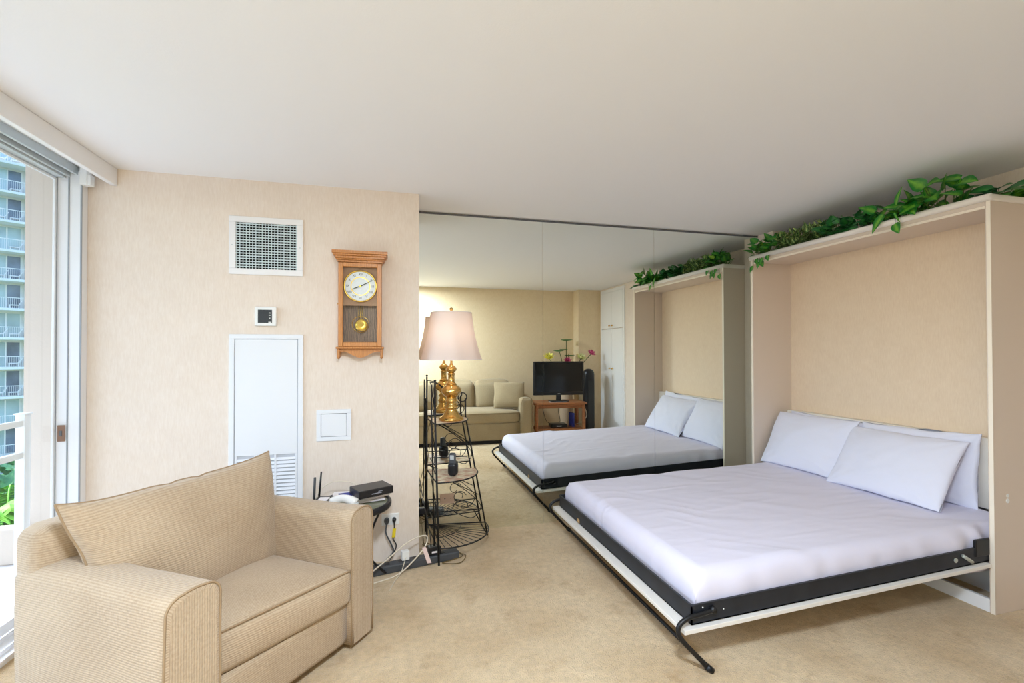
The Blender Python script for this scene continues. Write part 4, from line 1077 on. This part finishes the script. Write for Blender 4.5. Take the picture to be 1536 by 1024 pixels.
# lotus arrangement behind the television
fl = thing('lotus_arrangement', 'pink and yellow artificial lotus flowers in a pot behind the television', 'flowers', (2.93, -.37, 0))
MB().lathe([(.001, .0), (.08, 0), (.09, .05), (.13, .5), (.11, .62), (.12, .72), (.14, .78), (.125, .78), (.10, .72), (.001, .70)], (0, 0, 0), 24).build('tall_vase', mat('cream_vase', srgb(214, 190, 160), .5), fl)
def lotus(name, c, m, up, R=.085):
    c = Vector(c); up = Vector(up).normalized(); a = up.orthogonal().normalized(); b = up.cross(a)
    mb = MB()
    for ring, (nn, el, L) in enumerate(((9, .25, 1.), (8, .75, .9), (6, 1.15, .75))):
        for k in range(nn):
            q = 2 * pi * k / nn + ring * .4
            h_ = a * cos(q) + b * sin(q)
            leaf(mb, c, h_ * cos(el) + up * sin(el), up, R * L, R * .26, False, -.25, .4, 5)
    mb.build(name, m, fl)
pk = leaf_mat('pink_petal', srgb(206, 60, 120), srgb(236, 130, 170), .3); yl = leaf_mat('yellow_petal', srgb(232, 222, 70), srgb(246, 240, 150), .3); cr_ = leaf_mat('cream_petal', srgb(222, 224, 150), srgb(240, 240, 200), .3)
lotus('pink_lotus', (.36, .22, 1.33), pk, (.3, .5, .8), .10)
lotus('pink_lotus', (-.10, .30, 1.22), pk, (0, .8, .5), .085)
lotus('yellow_lotus', (-.40, .26, 1.27), yl, (-.2, .6, .8), .11)
lotus('cream_lotus', (.16, .26, 1.26), cr_, (.1, .6, .8), .11)
stm = MB()
for e in ((.36, .22, 1.33), (-.10, .30, 1.22), (-.40, .26, 1.27), (.16, .26, 1.26), (.0, .02, 1.56), (-.14, .05, 1.38), (.05, .0, 1.34)):
    stm.tube(curve_pts([(0, 0, .70), (e[0] * .25, e[1] * .3, .95), (e[0] * .65, e[1] * .7, e[2] - .16), e], 5), .006, 6)
stm.build('flower_stems', mat('lotus_stem', srgb(84, 96, 50), .6), fl)
for c, r in (((.0, .02, 1.56), .10), ((-.16, .05, 1.38), .09), ((-.06, .03, 1.40), .07), ((.06, .0, 1.30), .09)):
    MB().lathe([(.001, .0), (r * .5, .004), (r, .016), (r * .98, .020), (r * .4, .010), (.001, .006)], c, 18, twist=lambda q, z: .06 * sin(5 * q)).build('lotus_leaf', M['ivydark'], fl)

# built-in closet on the right wall (seen in the mirror)
cl = thing('built_in_closet', 'white tall built-in closet with small knobs, seen in the mirror', 'closet', (XR, .13, 0))
YL0, YL1 = -.41, .42
MB().box(-.02, 0, YL0, YL0 + .035, 0, 2.41).box(-.02, 0, YL1 - .035, YL1, 0, 2.41).box(-.02, 0, YL0 + .035, YL1 - .035, 2.36, 2.41).box(-.02, 0, YL0 + .035, YL1 - .035, 0, .06).build('closet_frame', M['white'], cl)
mid = (YL0 + YL1) / 2
for (a, b, s) in ((YL0 + .038, mid - .002, 1), (mid + .002, YL1 - .038, -1)):
    for (z0, z1, kz) in ((.065, 1.745, 1.10), (1.755, 2.355, 1.80)):
        d_ = MB().box(-.026, -.002, a, b, z0, z1, .002).build('closet_door', M['white'], cl)
        ky = (b - .05) if s > 0 else (a + .05)
        MB().lathe([(.001, 0), (.006, 0), (.006, .012), (.015, .018), (.014, .028), (.001, .032)], (0, 0, 0), 14).build('door_knob', M['brass'], d_, xf=Matrix.Translation((-.026, ky, kz)) @ Matrix.Rotation(-pi / 2, 4, 'Y'))

# ------------------------------------------------------------------ outside
struct('balcony_floor', MB().box(-6.5, -1.80, -3, 4.2, -.2, -.08), M['tile'])
struct('balcony_ceiling', MB().prism([(-1.85, -3), (-3.9, -3), (-3.9, 2.6), (-2.454, 4.08), (-2.454, 6), (-1.85, 6)], 2.78, 3.0), M['stucco'])
struct('balcony_wall', MB().box(-2.515, -1.86, 4.08, 6, -.08, 2.78), M['stucco'])
struct('balcony_trim', MB().tube([(-3.9, 2.6, 2.775), (-2.52, 4.03, 2.775), (-2.50, 4.075, 2.775), (-1.9, 4.075, 2.765)], .008, 6), M['groove'])
o = MB().box(-6.5, -2.47, 3.97, 4.07, -.08, .17, .01).build('balcony_parapet', M['stucco']); tag(o, 'low cream parapet at the far edge of the balcony', 'parapet')
rl = thing('balcony_railing', 'white metal railing just outside the window', 'railing', (-1.875, 3.04, -.08))
for yy in (0, -1.75, -3.5):
    MB().box(-.022, .022, yy - .022, yy + .022, 0, 1.13, .003).box(-.026, .026, yy - .026, yy + .026, 1.13, 1.137).build('railing_post', M['white'], rl)
for z in (1.085, .918, .145):
    MB().box(-.014, .014, -3.48, -.022, z - .016, z + .016, .003).build('railing_bar', M['white'], rl)

struct('ground_outside', MB().box(-90, 20, -40, 130, -16.2, -16), M['ground'])
# tower block
f = 697.9; d0 = 45.
cYaw, sYaw = cos(.2568), sin(.2568)
def wd(r, d): return Vector((r * cYaw + d * sYaw, -r * sYaw + d * cYaw, 0))
corner = wd(-1.039 * d0, d0); dirv = -wd(.605, .796).normalized()
tw = thing('apartment_tower', 'white high-rise with stacked balconies and teal glass outside the window', 'building', (corner.x, corner.y, -16), atan2(dirv.y, dirv.x))
# local +x runs away from the visible corner toward the left; which side faces us?
tocam = (Vector((0, 0, 0)) - corner).normalized(); loc_y = Vector((-dirv.y, dirv.x, 0)); FS = 1 if loc_y.dot(tocam) > 0 else -1
ST = 2.78; NF = 13; BW = 4.2; NB = 3
z_ref = 1.3747 + 16 + (527 - 506) / f * d0     # a slab edge height
zoff = z_ref % ST
MB().box(.15, BW * NB, -FS * 9, -FS * 1.7, 0, ST * NF + zoff).build('tower_core', M['fac'], tw)
MB().box(0, .16, -FS * 9, FS * .05, 0, ST * NF + zoff).build('end_wall', M['fac'], tw)
for fl_ in range(NF):
    z = zoff + fl_ * ST
    MB().box(.1, BW * NB, -FS * 1.7, FS * .05, z - .12, z + .10).build('floor_slab', M['fac'], tw)
    rm = MB(); rm.box(.16, BW * NB, -FS * .02, FS * .02, z + 1.05, z + 1.11)
    x = .25
    while x < BW * NB: rm.box(x, x + .02, -FS * .01, FS * .01, z + .1, z + 1.05); x += .14
    rm.build('balcony_rail', M['fac'], tw)
    for b in range(NB):
        x0 = .3 + b * BW; wn = MB().box(x0, x0 + .12, -FS * 1.69, -FS * 1.6, z + .1, z + 2.5).box(x0 + 1.0, x0 + 1.1, -FS * 1.69, -FS * 1.6, z + .1, z + 2.5).box(x0 + 2.3, x0 + 2.4, -FS * 1.69, -FS * 1.6, z + .1, z + 2.5)
        fr_ = wn.build('window_frame', M['fac'], tw)
        MB().box(x0 + .12, x0 + 1.0, -FS * 1.69, -FS * 1.65, z + .1, z + 2.45).build('window_pane', M['darkglass'] if (fl_ * 7 + b) % 3 else M['teal'], fr_)
        MB().box(x0 + 1.1, x0 + 3.6, -FS * 1.69, -FS * 1.65, z + .1, z + 2.45).build('window_pane', M['teal'], fr_)
# loungers on the balconies
Rt = Matrix.Rotation(tw.rotation_euler.z, 4, 'Z')
proto = None
for fl_ in range(4, NF):
    z = zoff + fl_ * ST
    for b, xx in ((0, .9), (0, 1.9)):
        if b == 0 and xx == 1.9 and fl_ % 2: continue
        if proto is None:
            proto = thing('balcony_lounger', 'white lounger on a balcony of the far tower', 'lounger', (0, 0, 0), 0, 'loungers on the tower balconies')
            MB().box(-.35, .35, -.3, .3, .30, .38, .02).box(-.33, -.27, -.28, .28, 0, .30).box(.27, .33, -.28, .28, 0, .30).build('lounger_seat', M['fac'], proto)
            MB().box(-.35, -.28, -.3, .3, .36, .85, .02, fn=lambda q: Vector((q.x - (q.z - .36) * .5, q.y, q.z))).build('lounger_back', M['fac'], proto)
            o = proto
        else:
            o = proto.copy(); COL.objects.link(o)
            for ch in list(proto.children):
                c2 = ch.copy(); COL.objects.link(c2); c2.parent = o
        pos = corner + (Rt @ Vector((xx, -FS * .8, 0)))
        o.location = (pos.x, pos.y, -16 + z + .1); o.rotation_euler.z = tw.rotation_euler.z
# palm and trees
def palm(c, zc, label, seed, n=22, L=2.4):
    rnd = random.Random(seed)
    t = thing('palm_tree', label, 'palm', (c[0], c[1], -16))
    MB().tube(curve_pts([(0, 0, 0), (.2, .1, (zc + 16) * .5), (0, 0, zc + 16)], 6), .16, 10).build('trunk', M['trunk'], t)
    fr = MB()
    for k in range(n):
        az = 2 * pi * k / n + rnd.uniform(-.2, .2); el = rnd.uniform(.1, 1.25)
        d = Vector((cos(az) * cos(el), sin(az) * cos(el), sin(el))); pts = []
        for q in range(11):
            s = q / 10. * L; pts.append(Vector((0, 0, zc + 16)) + d * s - Vector((0, 0, 1)) * (.22 * s * s))
        fr.tube(pts, [.03 - .0022 * q for q in range(11)], 5)
        for q in range(1, 11):
            for ss in range(3):
                p = pts[q - 1].lerp(pts[q], ss / 3.); tn = (pts[q] - pts[q - 1]).normalized()
                sd_ = tn.cross(Vector((0, 0, 1))).normalized(); ll = .75 * sin(pi * min(1, (q + .6) / 11.)) + .15
                for sg in (-1, 1):
                    dd = (sd_ * sg + tn * .6 - Vector((0, 0, .35))).normalized()
                    leaf(fr, p, dd, Vector((0, 0, 1)), ll, .055, False, .25, .2, 3)
    fr.build('fronds', M['palm'], t)
pc = wd(-1.085 * 10, 10)
palm((pc.x, pc.y), -2.55, 'bright green palm below the balcony, seen through the railing', 5, 36, 2.6)
def bush(name, label, c, r, seed, mm, n=1500, L=.5):
    rnd = random.Random(seed); t = thing(name, label, 'tree', (c[0], c[1], -16))
    MB().tube([(0, 0, 0), (0, 0, c[2] + 16)], .2, 8).build('trunk', M['trunk'], t)
    mb = MB()
    for k in range(n):
        d = Vector((rnd.gauss(0, 1), rnd.gauss(0, 1), rnd.gauss(0, 1))).normalized()
        p = Vector((0, 0, c[2] + 16)) + Vector((d.x * r[0], d.y * r[1], d.z * r[2])) * rnd.uniform(.75, 1)
        leaf(mb, p, Vector((rnd.gauss(0, 1), rnd.gauss(0, 1), rnd.gauss(0, 1))).normalized(), d, L, L * .3, False, .2, .2, 3)
    mb.build('crown', mm, t)
bc_ = wd(-1.10 * 26, 26)
bush('garden_tree', 'dark green tree behind the palm, below the far tower', (bc_.x, bc_.y, -8.2), (5., 5., 3.4), 3, M['tree'], 2200, .8)
bc_ = wd(-1.45 * 17, 17)
bush('garden_tree', 'leafy tree to the left of the palm in the garden below', (bc_.x, bc_.y, -8.6), (4., 4., 3.2), 4, M['tree'], 1500, .8)

# ------------------------------------------------------------------ light
W = bpy.data.worlds.new('sky'); scene.world = W; W.use_nodes = True
nt = W.node_tree; bg = nt.nodes['Background']
sky = nt.nodes.new('ShaderNodeTexSky'); sky.sky_type = 'NISHITA'; sky.sun_disc = False
sky.sun_elevation = radians(48); sky.sun_rotation = radians(-80); sky.air_density = 1.; sky.dust_density = 2.; sky.ozone_density = 1
tint = nt.nodes.new('ShaderNodeVectorMath'); tint.operation = 'MULTIPLY'; tint.inputs[1].default_value = (.86, .98, 1.12)
nt.links.new(sky.outputs[0], tint.inputs[0]); nt.links.new(tint.outputs[0], bg.inputs['Color']); bg.inputs['Strength'].default_value = .44
sun = bpy.data.lights.new('sun', 'SUN'); sun.energy = 2.5; sun.angle = radians(1.); sun.color = (.80, .91, 1.)
so_ = bpy.data.objects.new('sun', sun); COL.objects.link(so_)
so_.rotation_euler = Vector((-.50, .12, .86)).to_track_quat('Z', 'Y').to_euler()
# added fill light under the ceiling above the camera, no fixture seen
cl_ = bpy.data.lights.new('ceiling_fill', 'AREA'); cl_.shape = 'DISK'; cl_.size = .4; cl_.energy = 74; cl_.color = (.74, .86, 1.)
co = bpy.data.objects.new('ceiling_fill', cl_); COL.objects.link(co); co.location = (.15, .15, 2.40)

scene.view_settings.view_transform = 'Standard'; scene.view_settings.look = 'None'
scene.view_settings.gamma = 1; scene.view_settings.use_curve_mapping = False
scene.view_settings.exposure = 0.49
cy = scene.cycles
cy.max_bounces = 10; cy.diffuse_bounces = 6; cy.glossy_bounces = 5; cy.transparent_max_bounces = 12
cy.use_denoising = True; cy.sample_clamp_indirect = 6; cy.caustics_reflective = True; cy.caustics_refractive = False
